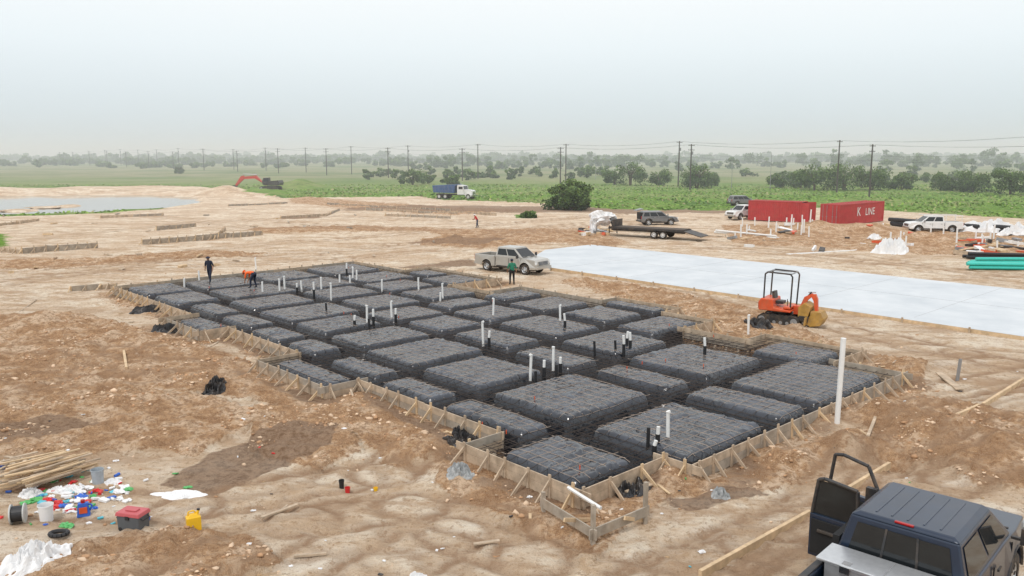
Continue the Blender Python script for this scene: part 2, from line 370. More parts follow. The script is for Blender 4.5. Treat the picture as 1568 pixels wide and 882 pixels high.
# ---------------------------------------------------------------- vapour barrier sheet
sa=np.arange(-.1,22.2,.055);sb=np.arange(-1.0,41.7,.062)
A,B=np.meshgrid(sa,sb);a=A.ravel();b=B.ravel()
h,top,d=sheet_h(a,b)
rid=lambda X,Y,s:(1-np.abs(fbm(X,Y,s,2))*2)
slope=np.clip(1-np.abs(top-.5)*2,0,1)
w1=np.clip(rid(a*.55+.4*b,b*1.5-.5*a,51),0,1)**8;w2=np.clip(rid(a*1.9-.8*b,b*.6+.5*a,52),0,1)**8
GS=.41
la=np.abs((a-.2+GS/2)%GS-GS/2);lb=np.abs((b+.75+GS/2)%GS-GS/2)
pil=np.maximum(np.exp(-(la/.07)**2),np.exp(-(lb/.07)**2))
h=h+w1*.04*(.3+top)+w2*.035+.07*slope*fbm(a*3.0,b*3.0,53,2)+.035*fbm(a*.6,b*.6,54,2)*top-.022*pil*top
ni,nj=len(sb),len(sa);idx=np.arange(ni*nj).reshape(ni,nj)
Fs=np.stack([idx[:-1,:-1],idx[:-1,1:],idx[1:,1:],idx[1:,:-1]],-1).reshape(-1,4)
ca=a[Fs].mean(1);cb=b[Fs].mean(1);Fs=Fs[pip(ca,cb,OUT)]
wx=O[0]+a*E1[0]+b*E2[0];wy=O[1]+a*E1[1]+b*E2[1]
pm,nt,bs=newmat('black_poly_sheeting')
gp=N(nt,'ShaderNodeNewGeometry').outputs['Position']
n1=noise(nt,.7,4,.6,gp);n2=noise(nt,2.2,3,.5,gp);n3=noise(nt,2.4,4,.7,gp)
c0=mixc(nt,n2.outputs[0],(.006,.007,.010),(.016,.019,.026))
ta=N(nt,'ShaderNodeAttribute');ta.attribute_name='top'
tp3=mth(nt,'POWER',ta.outputs['Fac'],3.0)
du=mth(nt,'MULTIPLY',ramp(nt,n1.outputs[0],[(.38,.1),(.62,.85)]).outputs[0],tp3)
c1=mixc(nt,du,c0,(.058,.066,.085))
sc=mth(nt,'MULTIPLY',ramp(nt,n3.outputs[0],[(.60,0),(.72,.4)]).outputs[0],tp3)
c1=mixc(nt,sc,c1,(.17,.165,.165))
nt.links.new(c1,bs.inputs['Base Color'])
rr=ramp(nt,n1.outputs[0],[(.38,.14),(.62,.30)]);nt.links.new(rr.outputs[0],bs.inputs['Roughness'])
bs.inputs['IOR'].default_value=1.6
bump(nt,bs,n2.outputs[0],.5,.10)
vb=fastmesh('vapor_barrier_sheeting',np.stack([wx,wy,h],1),Fs,[pm],smooth=True)
at=vb.data.attributes.new('top','FLOAT','POINT');at.data.foreach_set('value',top.astype(np.float32))
# ---------------------------------------------------------------- rebar
RB=M('rebar_steel',(.30,.24,.195),.7,.1,.3,3);RB2=M('rebar_steel_shaded',(.05,.038,.032),.8,.2,.3,3)  # second steel has the trench shade put into its colour
segs=[];mids=[]
def addlines(axis,off,z,mode,mi):
    L=42. if axis else 22.3
    t=np.arange(-1,L,.2 if mode==0 else .4)
    aa=np.full(t.shape,off);wob=.025*fbm(t*.5,aa*3.3,int(off*10)+200,2)
    if axis: A_,B_=aa+wob,t
    else: A_,B_=t,aa+wob
    hs,tp_,_=sheet_h(A_,B_);ok=pip(A_,B_,OUT)
    if mode==0: Z=np.maximum(hs+.025,z-.16)+.010*fbm(A_*1.1,B_*1.1,71,2);
    else: Z=z+.02*fbm(A_*1.1,B_*1.1,71,2);ok&=(hs<z-.05)
    for i in range(len(t)-1):
        if ok[i] and ok[i+1]: segs.append((A_[i],B_[i],Z[i],A_[i+1],B_[i+1],Z[i+1]));mids.append(mi if tp_[i]>.8 else 1)  # bars off the pad tops switch to the steel with painted shade
for q in np.arange(-.75,41.4,GS): addlines(0,q,.50,0,0)
for q in np.arange(.2,22,GS): addlines(1,q,.485,0,0)
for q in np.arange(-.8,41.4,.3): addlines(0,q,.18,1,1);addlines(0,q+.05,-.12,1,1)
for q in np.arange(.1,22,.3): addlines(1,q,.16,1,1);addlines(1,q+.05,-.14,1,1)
S=np.array(segs);mids=np.array(mids);p0=np.stack([O[0]+S[:,0]*E1[0]+S[:,1]*E2[0],O[1]+S[:,0]*E1[1]+S[:,1]*E2[1],S[:,2]],1)
p1=np.stack([O[0]+S[:,3]*E1[0]+S[:,4]*E2[0],O[1]+S[:,3]*E1[1]+S[:,4]*E2[1],S[:,5]],1)
d_=p1-p0;d_/=np.linalg.norm(d_,axis=1)[:,None];up=np.array([0,0,1.]);sd=np.cross(d_,up);sd/=np.linalg.norm(sd,axis=1)[:,None]
rad=np.where(mids==0,.0095,.011)[:,None]
vs=[]
for p in(p0,p1):
    for t in(90,210,330):
        vs.append(p+rad*(sd*math.cos(math.radians(t))+up*math.sin(math.radians(t))))
V=np.stack(vs,1);n=len(S)
ff=np.array([(0,1,4,3),(1,2,5,4),(2,0,3,5)])
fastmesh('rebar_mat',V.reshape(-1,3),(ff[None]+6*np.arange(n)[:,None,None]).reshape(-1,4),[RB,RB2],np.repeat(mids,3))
# ---------------------------------------------------------------- formwork
mb=MB()
def plank(p,q,z0,z1,th_=.045,mat=WOOD,ext=.0,mb_=None):
    mb_=mb_ or mb
    p=Vector(p);q=Vector(q);d=(q-p);L=d.length;a=math.atan2(d.y,d.x);c=(p+q)/2
    mb_.box((c.x,c.y,(z0+z1)/2),(L+ext*2,th_,z1-z0),mat,(0,0,a))
nO=len(OUT)
WG=M('grey_wood',(.36,.31,.25),.85,0,.3,3,.4,.3)
for i in range(nO):
    p=Vector(OUTW[i]);q=Vector(OUTW[(i+1)%nO]);d=q-p;L=d.length;dn=d/L;out=Vector((dn.y,-dn.x)) # outline is CCW
    k=max(1,round(L/3.6))
    for j in range(k):
        a0=p+d*(j/k);a1=p+d*((j+1)/k);o=out*(.03+.012*(j%2))
        zt=.50+random.uniform(-.02,.02)
        plank(a0+o,a1+o,zt-.235,zt,.04,random.choice([WOOD,WG,WOOD]),random.choice([.05,.05,.35]))
        plank(a0+o*1.02+out*.003,a1+o*1.02+out*.003,zt-.52,zt-.242,.04,random.choice([WOOD,WG]),.03)
    m=max(1,int(L/.85))
    for j in range(m+1):
        t=(j+.3*random.random())/(m+.3)*L
        b0=p+dn*t+out*.075;a=math.atan2(dn.y,dn.x)
        mt=WOODN if random.random()<.4 else WOOD
        mb.box((b0.x,b0.y,.14+random.uniform(-.02,.08)),(.085,.04,.85),mt,(random.uniform(-.05,.05),0,a))
        e=b0+out*(.45+random.random()*.25)
        m1=Vector((b0.x,b0.y,.42));m2=Vector((e.x,e.y,-.08));dd=m2-m1
        pit=math.atan2(-dd.z,math.hypot(dd.x,dd.y));hd=math.atan2(dd.y,dd.x);c=(m1+m2)/2
        mb.box(c,(dd.length,.04,.085),mt,(0,pit,hd))
mb.obj('slab_formwork')
# corner batter boards in front
mb=MB()
f1,f2,f3=P(832,787),P(908,835),P(988,800)
for (p,q) in ((f1,f2),(f2,f3)):
    plank(p,q,.16,.40,.04,WG,.12);
for f,hh_ in((f1,.55),(f2,.95),(f3,1.0)):
    mb.box((f[0],f[1]+.04,hh_/2-.1),(.09,.09,hh_+.2),WG,(0,0,.4))
mid=((f1[0]+f2[0])/2,(f1[1]+f2[1])/2)
pts=P(870,750,.5);e=P(920,778,.5)
mb.tube((pts[0],pts[1],.56),(e[0],e[1],.5),.045,PVC,6)
mb.box(((f2[0]+mid[0])/2,(f2[1]+mid[1])/2+.25,.3),(1.3,.04,.09),WOODN,(0,.35,.9))
mb.box((f3[0]-.3,f3[1]-.25,.2),(1.0,.04,.09),WOODN,(0,.4,.9))
mb.obj('batter_boards')
# ---------------------------------------------------------------- plumbing stubs
def pipes(name,lst,z0=.2,r=.055):
    mb=MB()
    for (u,v,hh_,kind) in lst:
        px,py=P(u,v,.42);lean=random.uniform(-.04,.04)
        if kind==0: mb.tube((px,py,z0),(px+lean,py,.42+hh_),r,PVC,12)
        elif kind==1:
            mb.tube((px,py,z0),(px,py,.42+hh_*.5),r*1.25,BLKP,12);mb.tube((px,py,.42+hh_*.5),(px+lean,py,.42+hh_),r,PVC,12)
        else: mb.tube((px,py,z0),(px+lean,py,.42+hh_),r*.95,BLKP,12)
        if kind==0 and hh_>.6: mb.tube((px,py,.42+hh_*.97),(px+lean,py,.45+hh_),r*1.2,PVC,12)
    mb.obj(name)
for lst in ([(543,498,.5,1),(562,494,.85,0),(572,496,.75,1),(566,500,.4,2)],[(600,485,.8,0),(606,490,.6,1)],[(678,455,.8,0),(674,458,.4,0)],[(755,482,.85,0)],[(740,523,.9,0),(749,527,.6,1)],
 [(812,575,.8,0),(833,573,.55,1),(820,580,.3,2)],[(847,560,.75,0),(858,566,.5,1),(852,572,.35,2)],[(858,490,.75,0),(865,502,.7,1)],[(911,540,.5,2)],[(943,535,.4,2),(955,540,.75,1),(965,533,.7,1),(960,528,.6,1)],
 [(1079,542,.7,1)],[(992,680,.5,2),(1007,676,.45,1),(1023,668,.75,0)],[(481,455,.9,1),(492,442,.7,0),(507,456,.85,0)],[(428,445,.7,0),(436,443,.8,0),(402,446,.6,0)],[(455,446,.5,1),(462,442,.5,0)],
 [(531,420,.8,1),(540,425,.7,0),(546,427,.6,0),(536,433,.5,0)],[(585,442,.6,0)],[(641,443,.7,0)],[(305,428,.6,0)],[(282,438,.5,0)],[(392,409,.7,0)],[(520,432,.5,0)],[(500,475,.4,2)],[(1002,690,.3,1)],[(1146,505,.7,0)]):
    pipes('plumbing_pipe_stubs',lst)
m=MB()
for k in range(26):
    a0,b0=random.uniform(1,19),random.uniform(0,40);p=W(a0,b0)
    if pip(np.array([a0]),np.array([b0]),OUT)[0]: m.tube((p[0],p[1],.40),(p[0],p[1],.52),.018,ORG,6)
m.obj('rebar_safety_caps')
px,py=P(1281,655);mb=MB();mb.tube((px,py,-.3),(px+.04,py+.02,2.95),.085,PVC,20);mb.obj('pvc_standpipe',smooth=False)
# ---------------------------------------------------------------- finished concrete slab
cp=pp([(820,394),(835,385),(905,377)]);fr=P(1568,522);fr0=P(845,413);fb=P(1568,447)
dv=E2*-1;fr=(fr[0]+dv[0]*14,fr[1]+dv[1]*14);fb=(fb[0]+dv[0]*14,fb[1]+dv[1]*14)
poly=[cp[0],cp[1],cp[2],fb,fr,fr0]
cm_,nt,bs=newmat('pale_concrete');gp=N(nt,'ShaderNodeNewGeometry').outputs['Position']
n1=noise(nt,.35,6,.65,gp);n2=noise(nt,14,5,.6,gp)
cc=ramp(nt,n1.outputs[0],[(.3,(.50,.54,.57)),(.65,(.63,.66,.68))]).outputs[0];cc=mixc(nt,mth(nt,'MULTIPLY',n2.outputs[0],.12),cc,(.4,.36,.32))
nt.links.new(cc,bs.inputs['Base Color']);bs.inputs['Roughness'].default_value=.8;bump(nt,bs,n2.outputs[0],.15,.01)
mb=MB();n=len(poly)
mb.add([(p[0],p[1],.16) for p in poly]+[(p[0],p[1],-.3) for p in poly],[tuple(range(n))[::-1],tuple(range(n,2*n))]+[(i,(i+1)%n,(i+1)%n+n,i+n) for i in range(n)],cm_)
JT=M('joint_dark',(.44,.44,.44),.9)
a_f,b_f=toab(*fr0);a_b,b_b=toab(*fb)
b_e=toab(*fr)[1]
for bb in np.arange(b_e,b_f+8,6.5):
    p=W(a_f+.25,bb);q=W(a_b-.6,bb)
    if bb<b_f-.5: mb.box(((p[0]+q[0])/2,(p[1]+q[1])/2,.163),(math.dist(p,q),.022,.006),JT,(0,0,ANG))
for aa in (a_f+7.,):
    p=W(aa,b_e);q=W(aa,b_f+1);mb.box(((p[0]+q[0])/2,(p[1]+q[1])/2,.164),(math.dist(p,q),.022,.006),JT,(0,0,ANG+math.pi/2))
sl=mb.obj('concrete_slab')
mb=MB();L=Vector(fr)-Vector(fr0)
for j in range(14):
    a0=Vector(fr0)+L*j/14;a1=Vector(fr0)+L*(j+1)/14;o=Vector((-E1[0],-E1[1]))*(.04+.012*(j%2))
    plank(a0+o,a1+o,-.2,.15,.04,WOODN,.0)
    st=a0+o*3;mb.box((st.x,st.y,.05),(.05,.09,.4),WOOD,(0,0,ANG))
mb.obj('slab_edge_form')
# ---------------------------------------------------------------- vehicles
def wheel(mb,x,y,r=.4,w=.26,side=1,rim=ALU):
    c=(x,y,r);s=side
    mb.lathe([(r*.6,-w/2),(r*.93,-w/2),(r,-w*.36),(r,w*.36),(r*.93,w/2),(r*.62,w/2)],c,(0,1,0),RUB,24)
    o=w/2*.8*s
    mb.lathe([(0.001,o-.03*s),(r*.2,o),(r*.22,o),(r*.5,o-.05*s),(r*.62,o+.01*s)],c,(0,1,0),rim,24)
    mb.lathe([(0.001,o*-1),(r*.62,o*-1)],c,(0,1,0),BLKM,16)
    for k in range(6):
        t=k*math.pi/3;mb.box((x+math.cos(t)*r*.38,y+o+.005*s,r+math.sin(t)*r*.38),(r*.22,.02,r*.1),BLKM,(0,-t,0))
def arc(cx,cz,r,n=9,a0=180,a1=0):
    return [(cx+r*math.cos(math.radians(a0+(a1-a0)*i/n)),cz+r*math.sin(math.radians(a0+(a1-a0)*i/n))) for i in range(n+1)]
def bil(q,u,v): 
    a,b,c,d=[Vector(t) for t in q]
    return (a*(1-u)+b*u)*(1-v)+(d*(1-u)+c*u)*v
def panel(mb,q,u0,u1,v0,v1,mat,off=.008,th=0):
    n=(Vector(q[1])-Vector(q[0])).cross(Vector(q[3])-Vector(q[0])).normalized()*off
    mb.add([bil(q,u0,v0)+n,bil(q,u1,v0)+n,bil(q,u1,v1)+n,bil(q,u0,v1)+n],[(0,1,2,3)],mat)
def vehicle(name,loc,hd,paint,kind='pickup',scale=1,toolbox=False,opendoors=False,hatch=False,rack=False):
    E=empty(name,(loc[0],loc[1],loc[2] if len(loc)>2 else gz1(loc[0],loc[1])-.02),hd,scale)
    W2=.97;tr_=BLKM if paint is BLKPT else GREYM
    suv=kind=='suv'
    re=-1.15 if not suv else -.95;fe=4.6 if not suv else 3.75
    fx=3.6 if not suv else 2.85;cabr=.82 if not suv else -.92
    ws=fx-.35;hood=1.15 if not suv else 1.02;belt=1.24 if not suv else 1.08
    rt=1.9 if not suv else 1.75;ar=.49
    def yf(x,z):
        k=1-.05*sst(np.array((z-.85)/.4))-.03*sst(np.array((.6-z)/.3))
        k=k-(.10*float(sst(np.array((x-(fe-.55))/.55))))-(.05*float(sst(np.array((re+.4-x)/.4))) if suv else 0)
        return float(k)
    b=MB()
    prof=[(cabr,.45)] if not suv else [(re,.5)]+arc(0,.42,ar)
    prof+=[(fx-ar-.12,.40)]+arc(fx,.42,ar)+[(fe-.1,.42),(fe,.55),(fe+.02,.8),(fe-.04,hood-.12),(fe-.2,hood-.01),(fx,hood+.05),(ws+.1,belt-.02),(ws-.4,belt)]
    prof+=[(cabr,belt)] if not suv else [(re+.02,belt),(re-.04,.8)]
    b.prism(prof,-W2,W2,paint,yf)
    if not suv:
        for sy in(-1,1):
            pr=[(re,.5)]+arc(0,.42,ar)+[(cabr-.03,.45),(cabr-.03,belt),(re,belt)]
            y0,y1=(W2-.09,W2) if sy>0 else (-W2,-W2+.09)
            b.prism(pr,y0,y1,paint,lambda x,z:1-.03*float(sst(np.array((z-.9)/.4))))
        b.box((re+.03,0,.88),(.07,1.76,.72),paint)
        b.box(((re+cabr)/2,0,.66),(cabr-re-.1,1.7,.06),BLKM)
        b.box((0,.72,.8),(.95,.2,.25),BLKM);b.box((0,-.72,.8),(.95,.2,.25),BLKM)
    z0,z1=belt-.01,rt-.05
    xr0,xr1=cabr+.02,cabr+(.13 if not suv else .28)
    xf0,xf1=ws+.08,ws-.72
    h0,h1=.9,.74
    c=[(xr0,-h0,z0),(xf0,-h0,z0),(xf0,h0,z0),(xr0,h0,z0),(xr1,-h1,z1),(xf1,-h1,z1),(xf1,h1,z1),(xr1,h1,z1)]
    b.add(c,[(0,1,5,4),(1,2,6,5),(2,3,7,6),(3,0,4,7),(4,5,6,7),(0,3,2,1)],paint)
    L_=xf1-xr1
    b.box(((xf1+xr1)/2,0,z1+.028),(L_+.03,h1*2+.02,.06),paint,tp=.93,tpy=.86)
    b.obj('body',parent=E,bevel=.035,smooth=False)
    m=MB()
    Fq_=[c[1],c[2],c[6],c[5]];Bq=[c[3],c[0],c[4],c[7]]
    Lq=[c[2],c[3],c[7],c[6]]
    Rq=[c[0],c[1],c[5],c[4]]
    for q,fl in((Rq,1),(Lq,-1)):
        pr_=[(.07,.47),(.51,.93)] if not suv else [(.06,.3),(.33,.63),(.66,.93)]
        if fl<0: pr_=[(1-t1,1-t0) for t0,t1 in pr_]
        for u0,u1 in pr_: panel(m,q,u0,u1,.14,.88,GLASS,.012)
    panel(m,Fq_,.06,.94,.08,.93,GLASS,.012);panel(m,Bq,.09,.91,.16,.86,GLASS,.012)
    if not suv:
        for t in(.36,.64): panel(m,Bq,t-.01,t+.01,.14,.88,BLKM,.02)
    for sy in(-1,1):
        yy=sy*(W2*.985+.004)
        for sx in ((cabr+.05,(cabr+ws)/2+.1,ws-.02) if not suv else (.55,(cabr+ws)/2+.35,ws-.02)):
            m.box((sx,yy-.01*sy,.82),(.015,.02,.62),DARKIN)
        for sx in ((cabr+.35,(cabr+ws)/2+.35) if not suv else (.75,(cabr+ws)/2+.5)): m.box((sx,yy+.012*sy,1.02),(.16,.03,.035),tr_ if paint!=SILV else paint)
        m.box(((cabr+ws)/2+.1,yy+.004*sy,.5),(ws-cabr-.1 if not suv else 1.5,.02,.09),BLKM)
        m.box((fe-.07,sy*.74,.9),(.12,.3,.2),WHL,(0,-.1,-sy*.25))
        m.box((re-.01,sy*.85,1.0),(.05,.16,.36),REDL)
        m.box((ws-.15,sy*(W2+.08),1.27),(.06,.2,.04),BLKM);m.box((ws-.16,sy*(W2+.2),1.33),(.1,.17,.26),tr_ if paint is not SILV else BLKM)
        for cx in(0,fx):
            aa=arc(cx,.42,ar+.02,12)
            m.path([(p[0],yy,p[1]) for p in aa],.025,BLKM if not paint==SILV else paint,5)
        wheel(m,0,sy*.83,.4,.25,sy);wheel(m,fx,sy*.83,.4,.25,sy)
    m.box((fe+.0,0,.86),(.06,1.1,.26),BLKM);
    for k in range(3): m.box((fe+.035,0,.78+.08*k),(.03,1.12,.022),CHR)
    m.box((fe+.05,0,.56),(.16,1.72,.2),CHR if paint in(BLKPT,WHITEP) else paint);m.box((re-.1,0,.55),(.16,1.75,.17),CHR if not suv else BLKM)
    m.box((re-.02,0,.72),(.03,.32,.16),WHITEP)
    m.box(((re+fe)/2,0,.4),(fe-re-.8,1.1,.2),BLKM)
    for k in(-.45,.45): m.box((ws+.12,k-.1,belt+.03),(.03,.6,.02),BLKM,(0,-.5,.1))
    m.obj('trim_and_wheels',parent=E)
    if toolbox:
        t=MB();t.box((.46,0,1.2),(.55,1.6,.3),ALU);t.box((.46,0,1.372),(.6,1.84,.045),ALU);t.obj('toolbox',parent=E,bevel=.012)
        t=MB()
        for k in(-.5,.5): t.box((.155,k,1.33),(.02,.14,.1),CHR);t.box((.25,k,1.398),(.1,.12,.01),GREYM)
        t.box((.46,0,1.396),(.5,.02,.006),GREYM);t.obj('toolbox_latches',parent=E)
        t=MB()
        for k in range(9): t.tube((-.8+k*.13,random.uniform(-.5,.5),.72),(-.5+k*.1,random.uniform(-.6,.6),.85),.03,(ORG,GREYM,WOODN)[k%3],8)
        t.box((-.1,.2,.8),(.35,.28,.22),ORG,(0,0,.4));t.box((-.6,-.4,.77),(.5,.3,.15),WOODN,(0,.1,.2));t.obj('bed_tools',parent=E,bevel=.005)
        t=MB()
        for sy in(-1,1): t.box((-.17,sy*.92,belt+.012),(1.9,.1,.03),BLKM)
        for k in range(5): t.box(((xf1+xr1)/2,-.44+.22*k,z1+.06),(L_*.78,.03,.012),paint)
        t.box((xr1+.03,0,z1+.058),(.05,.26,.025),REDL);t.obj('rail_caps_and_roof_ribs',parent=E,bevel=.006)
    if opendoors:
        for hx,w_,an,nm in((ws-.1,1.08,math.radians(102),'front_door'),((cabr+ws)/2-.05,.8,math.radians(92),'rear_door')):
            t=MB()
            t.box((-w_/2,0,.83),(w_,.09,.74),paint)
            t.box((-w_/2,-.06,.83),(w_*.9,.03,.6),DARKIN);t.box((-w_/2,-.085,.95),(w_*.6,.05,.05),BLKM)
            t.path([(-.02,0,1.2),(-.33 if nm[0]=='f' else -.05,0,1.78),(-.75*w_,0,1.84),(-w_+.1,0,1.8),(-w_+.02,0,1.2)],.035,BLKM,6)
            if nm[0]=='r':
                t.add([(-.05,0,1.2),(-w_+.03,0,1.2),(-w_+.1,0,1.8),(-.07,0,1.78)],[(0,1,2,3)],GLASS)
            o=t.obj(nm,parent=E,bevel=.01);o.location=(hx,W2,0);o.rotation_euler=(0,0,-an)
        t=MB();t.box(((cabr+ws)/2,.93,1.0),(ws-cabr-.2,.1,.9),DARKIN);t.obj('door_opening',parent=E)
    if hatch:
        t=MB();t.box((0,0,0),(.9,1.5,.05),paint);t.box((-.05,0,.03),(.6,1.2,.02),GLASS);o=t.obj('tailgate',parent=E);o.location=(re-.15,0,1.95);o.rotation_euler=(0,-.25,0)
        t=MB();t.box((re+.1,0,1.2),(.4,1.5,.8),DARKIN);t.obj('cargo_opening',parent=E)
    if rack:
        t=MB()
        for k in(-1,1):
            for q in(-1.,.7): t.tube((q,k*.85,1.2),(q,k*.85,1.95),.03,WHITEP)
            t.tube((-1.1,k*.85,1.95),(3.,k*.85,1.95),.03,WHITEP)
        t.obj('ladder_rack',parent=E)
    return E
vehicle('pickup_truck',(-1.35,62.3),math.radians(-38),SILV)
hdg=math.radians(47);sc_=1.22;rx,ry=P(1303,780,1.9*sc_);lx,ly=.93*sc_,.74*sc_
vehicle('pickup_truck',(rx-(lx*math.cos(hdg)-ly*math.sin(hdg)),ry-(lx*math.sin(hdg)+ly*math.cos(hdg)),-.02),hdg,BLKPT,toolbox=True,opendoors=True,scale=sc_)
vehicle('suv',P(990,344),math.radians(8),GREYP,'suv',hatch=True)
vehicle('suv',P(1125,315),math.radians(10),GREYP,'suv')
vehicle('pickup_truck',P(1452,356)+(0,),math.radians(175),WHITEP,rack=True)
vehicle('pickup_truck',P(1152,334)+(0,),math.radians(215),WHITEP)
def dumptruck(loc,hd):
    E=empty('dump_truck',(loc[0],loc[1],0),hd)
    m=MB()
    m.prism([(-1.2,1.25),(3.3,1.15),(3.5,2.6),(3.9,2.75),(3.9,2.85),(-1.4,2.6)],-1.2,1.2,BLUE)
    for k in range(6):
        for sy in(-1,1): m.box((-.8+.8*k,sy*1.24,1.9),(.12,.08,1.3),BLUE)
    m.prism([(3.9,.9),(5.3,.9),(5.3,1.9),(5.1,2.65),(4.0,2.75),(3.9,2.6)],-1.1,1.1,WHITEP)
    m.prism([(5.3,.8),(6.9,.75),(7.0,1.55),(6.8,1.75),(5.3,1.9)],-.85,.85,WHITEP)
    for sy in(-1,1): m.prism(arc(6.2,.55,.62)+arc(6.2,.55,.5,a0=0,a1=180),.8*sy,1.15*sy,WHITEP)
    m.box((2.8,0,.85),(7.6,.9,.25),BLKM);m.box((7.05,0,.7),(.12,2.2,.3),CHR);m.box((7.0,0,1.25),(.05,.9,.6),CHR)
    for sy in(-1,1):
        m.box((4.6,sy*1.11,2.2),(.8,.02,.5),GLASS);m.box((5.2,sy*1.35,2.2),(.08,.15,.5),CHR)
        for wx_ in(0,1.3,6.2): wheel(m,wx_,sy*.95,.5,.4,sy,WHITEP)
    m.add([(5.32,-.95,1.92),(5.32,.95,1.92),(5.14,.95,2.55),(5.14,-.95,2.55)],[(0,1,2,3)],GLASS)
    m.tube((3.85,.9,1),(3.85,.9,3.1),.07,CHR)
    m.obj('body',parent=E)
dumptruck(P(676,304),math.radians(-20))
# ---------------------------------------------------------------- mini excavator
def track(m,L,w,h,y,mat=RUB):
    pr=arc(L/2,h/2,h/2,8,90,-90)+arc(-L/2,h/2,h/2,8,270,90)
    m.prism(pr,y-w/2,y+w/2,mat)
    for sx in np.arange(-L/2,L/2+.01,.16): m.box((sx,y,h+.01),(.05,w,.03),mat)
    m.lathe([(.01,w/2+.01),(h*.35,w/2+.01)],(L/2,y,h/2),(0,1,0),GREYM,14);m.lathe([(.01,-w/2-.01),(h*.35,-w/2-.01)],(L/2,y,h/2),(0,1,0),GREYM,14);m.lathe([(.01,-w/2-.01),(h*.35,-w/2-.01)],(-L/2,y,h/2),(0,1,0),GREYM,14)
    for k in range(4): m.lathe([(.01,-w/2-.01),(h*.18,-w/2-.01)],(-L/2+.3+k*(L-.6)/3,y,h*.3),(0,1,0),GREYM,10)
E=empty('mini_excavator',P(1197,494)+(0,),math.radians(-35),1.1)
m=MB();track(m,1.5,.32,.45,.55);track(m,1.5,.32,.45,-.55)
m.box((0,0,.38),(1.1,.9,.2),BLKM);m.box((1.25,0,.3),(.08,1.45,.36),YEL,(0,.1,0));m.box((.95,.35,.3),(.6,.08,.1),YEL);m.box((.95,-.35,.3),(.6,.08,.1),YEL)
m.obj('undercarriage',parent=E)
m=MB();m.lathe([(.01,.5),(.45,.5),(.45,.6),(.01,.6)],(0,0,0),(0,0,1),BLKM)
m.prism([(-.95,.62),(.55,.62),(.55,.72),(.1,.76),(-.25,.8),(-.3,1.18),(-.85,1.2),(-.98,1.0)],-.62,.62,ORG)
m.box((.35,0,.82),(.35,1.15,.12),ORG)
m.obj('house',parent=E,bevel=.04)
m=MB();m.box((-.15,0,1.0),(.45,.48,.14),BLKM);m.box((-.38,0,1.25),(.12,.46,.5),BLKM,(0,-.15,0))
m.box((-.97,0,.85),(.04,1.1,.3),BLKM)
for sy in(-1,1):
    m.path([(-.75,sy*.52,1.15),(-.72,sy*.55,2.35),(-.6,sy*.55,2.45),(.45,sy*.55,2.42),(.55,sy*.55,2.3),(.5,sy*.5,.8)],.038,BLKM,8)
    m.tube((.3,sy*.25,.8),(.28,sy*.25,1.2),.02,BLKM)
m.box((-.1,0,2.46),(.9,.1,.02),GREYM);m.tube((-.62,-.55,2.44),(-.62,.55,2.44),.035,GREYM);m.tube((.47,-.55,2.42),(.47,.55,2.42),.035,GREYM)
m.obj('seat_and_canopy_frame',parent=E)
m=MB()
m.box((.75,0,.7),(.4,.3,.4),ORG)
m.prism([(.75,.7),(1.0,.75),(1.15,1.2),(1.35,1.4),(1.35,1.55),(1.0,1.35)],-.1,.1,ORG)
m.prism([(1.25,1.5),(1.5,1.52),(1.6,1.3),(1.65,.6),(1.53,.6),(1.42,1.2)],-.09,.09,ORG)
m.tube((.95,.0,1.1),(1.3,0,1.6),.045,BLKM);m.tube((1.15,0,1.58),(1.5,0,1.6),.03,CHR)
m.prism([(1.4,.75),(1.85,.75),(2.0,.45),(1.85,.12),(1.4,.03),(1.15,.2),(1.3,.35),(1.38,.55)],-.4,.4,YEL)
for k in range(5): m.box((1.13,-.34+.17*k,.2),(.16,.05,.05),GREYM,(0,.5,0))
m.prism([(.85,.45),(1.3,.5),(1.42,.95),(1.1,1.12),(.85,.9)],-.45,.45,YEL)
m.prism([(.9,.3),(1.3,.2),(1.35,.5),(.9,.52)],-.5,.5,BLKM)
m.obj('boom_and_bucket',parent=E,bevel=.015)
E=empty('excavator',P(415,291)+(0,),math.radians(172))
m=MB();track(m,3.6,.6,.95,1.25);track(m,3.6,.6,.95,-1.25);m.box((0,0,.8),(2.4,2.2,.5),BLKM)
m.prism([(-2.6,1.2),(1.2,1.2),(1.2,1.6),(-.2,2.2),(-2.5,2.4),(-2.8,1.8)],-1.35,1.35,BLKM)
m.prism([(-.2,1.3),(1.5,1.3),(1.6,2.2),(1.2,3.0),(-.1,3.05)],.3,1.35,BLKM);m.box((.6,1.37,2.5),(1.2,.02,.8),GLASS)
REDX=M('red_orange_paint',(.55,.05,.03),.5,0,.1,4,0,.2)
m.prism([(1,1.5),(1.6,1.5),(3.6,3.5),(7.3,3.2),(7.2,2.6),(3.9,2.8)],-.35,.35,REDX)
m.prism([(6.8,3.5),(7.6,3.3),(9.4,.9),(9.0,.8),(6.9,2.6)],-.25,.25,REDX);m.prism([(9.0,1.2),(9.6,1.1),(9.8,.4),(9.2,.0),(8.4,.2),(8.7,.6)],-.6,.6,BLKM)
m.tube((3.4,0,3.7),(7.,0,3.8),.12,CHR);m.obj('body',parent=E)
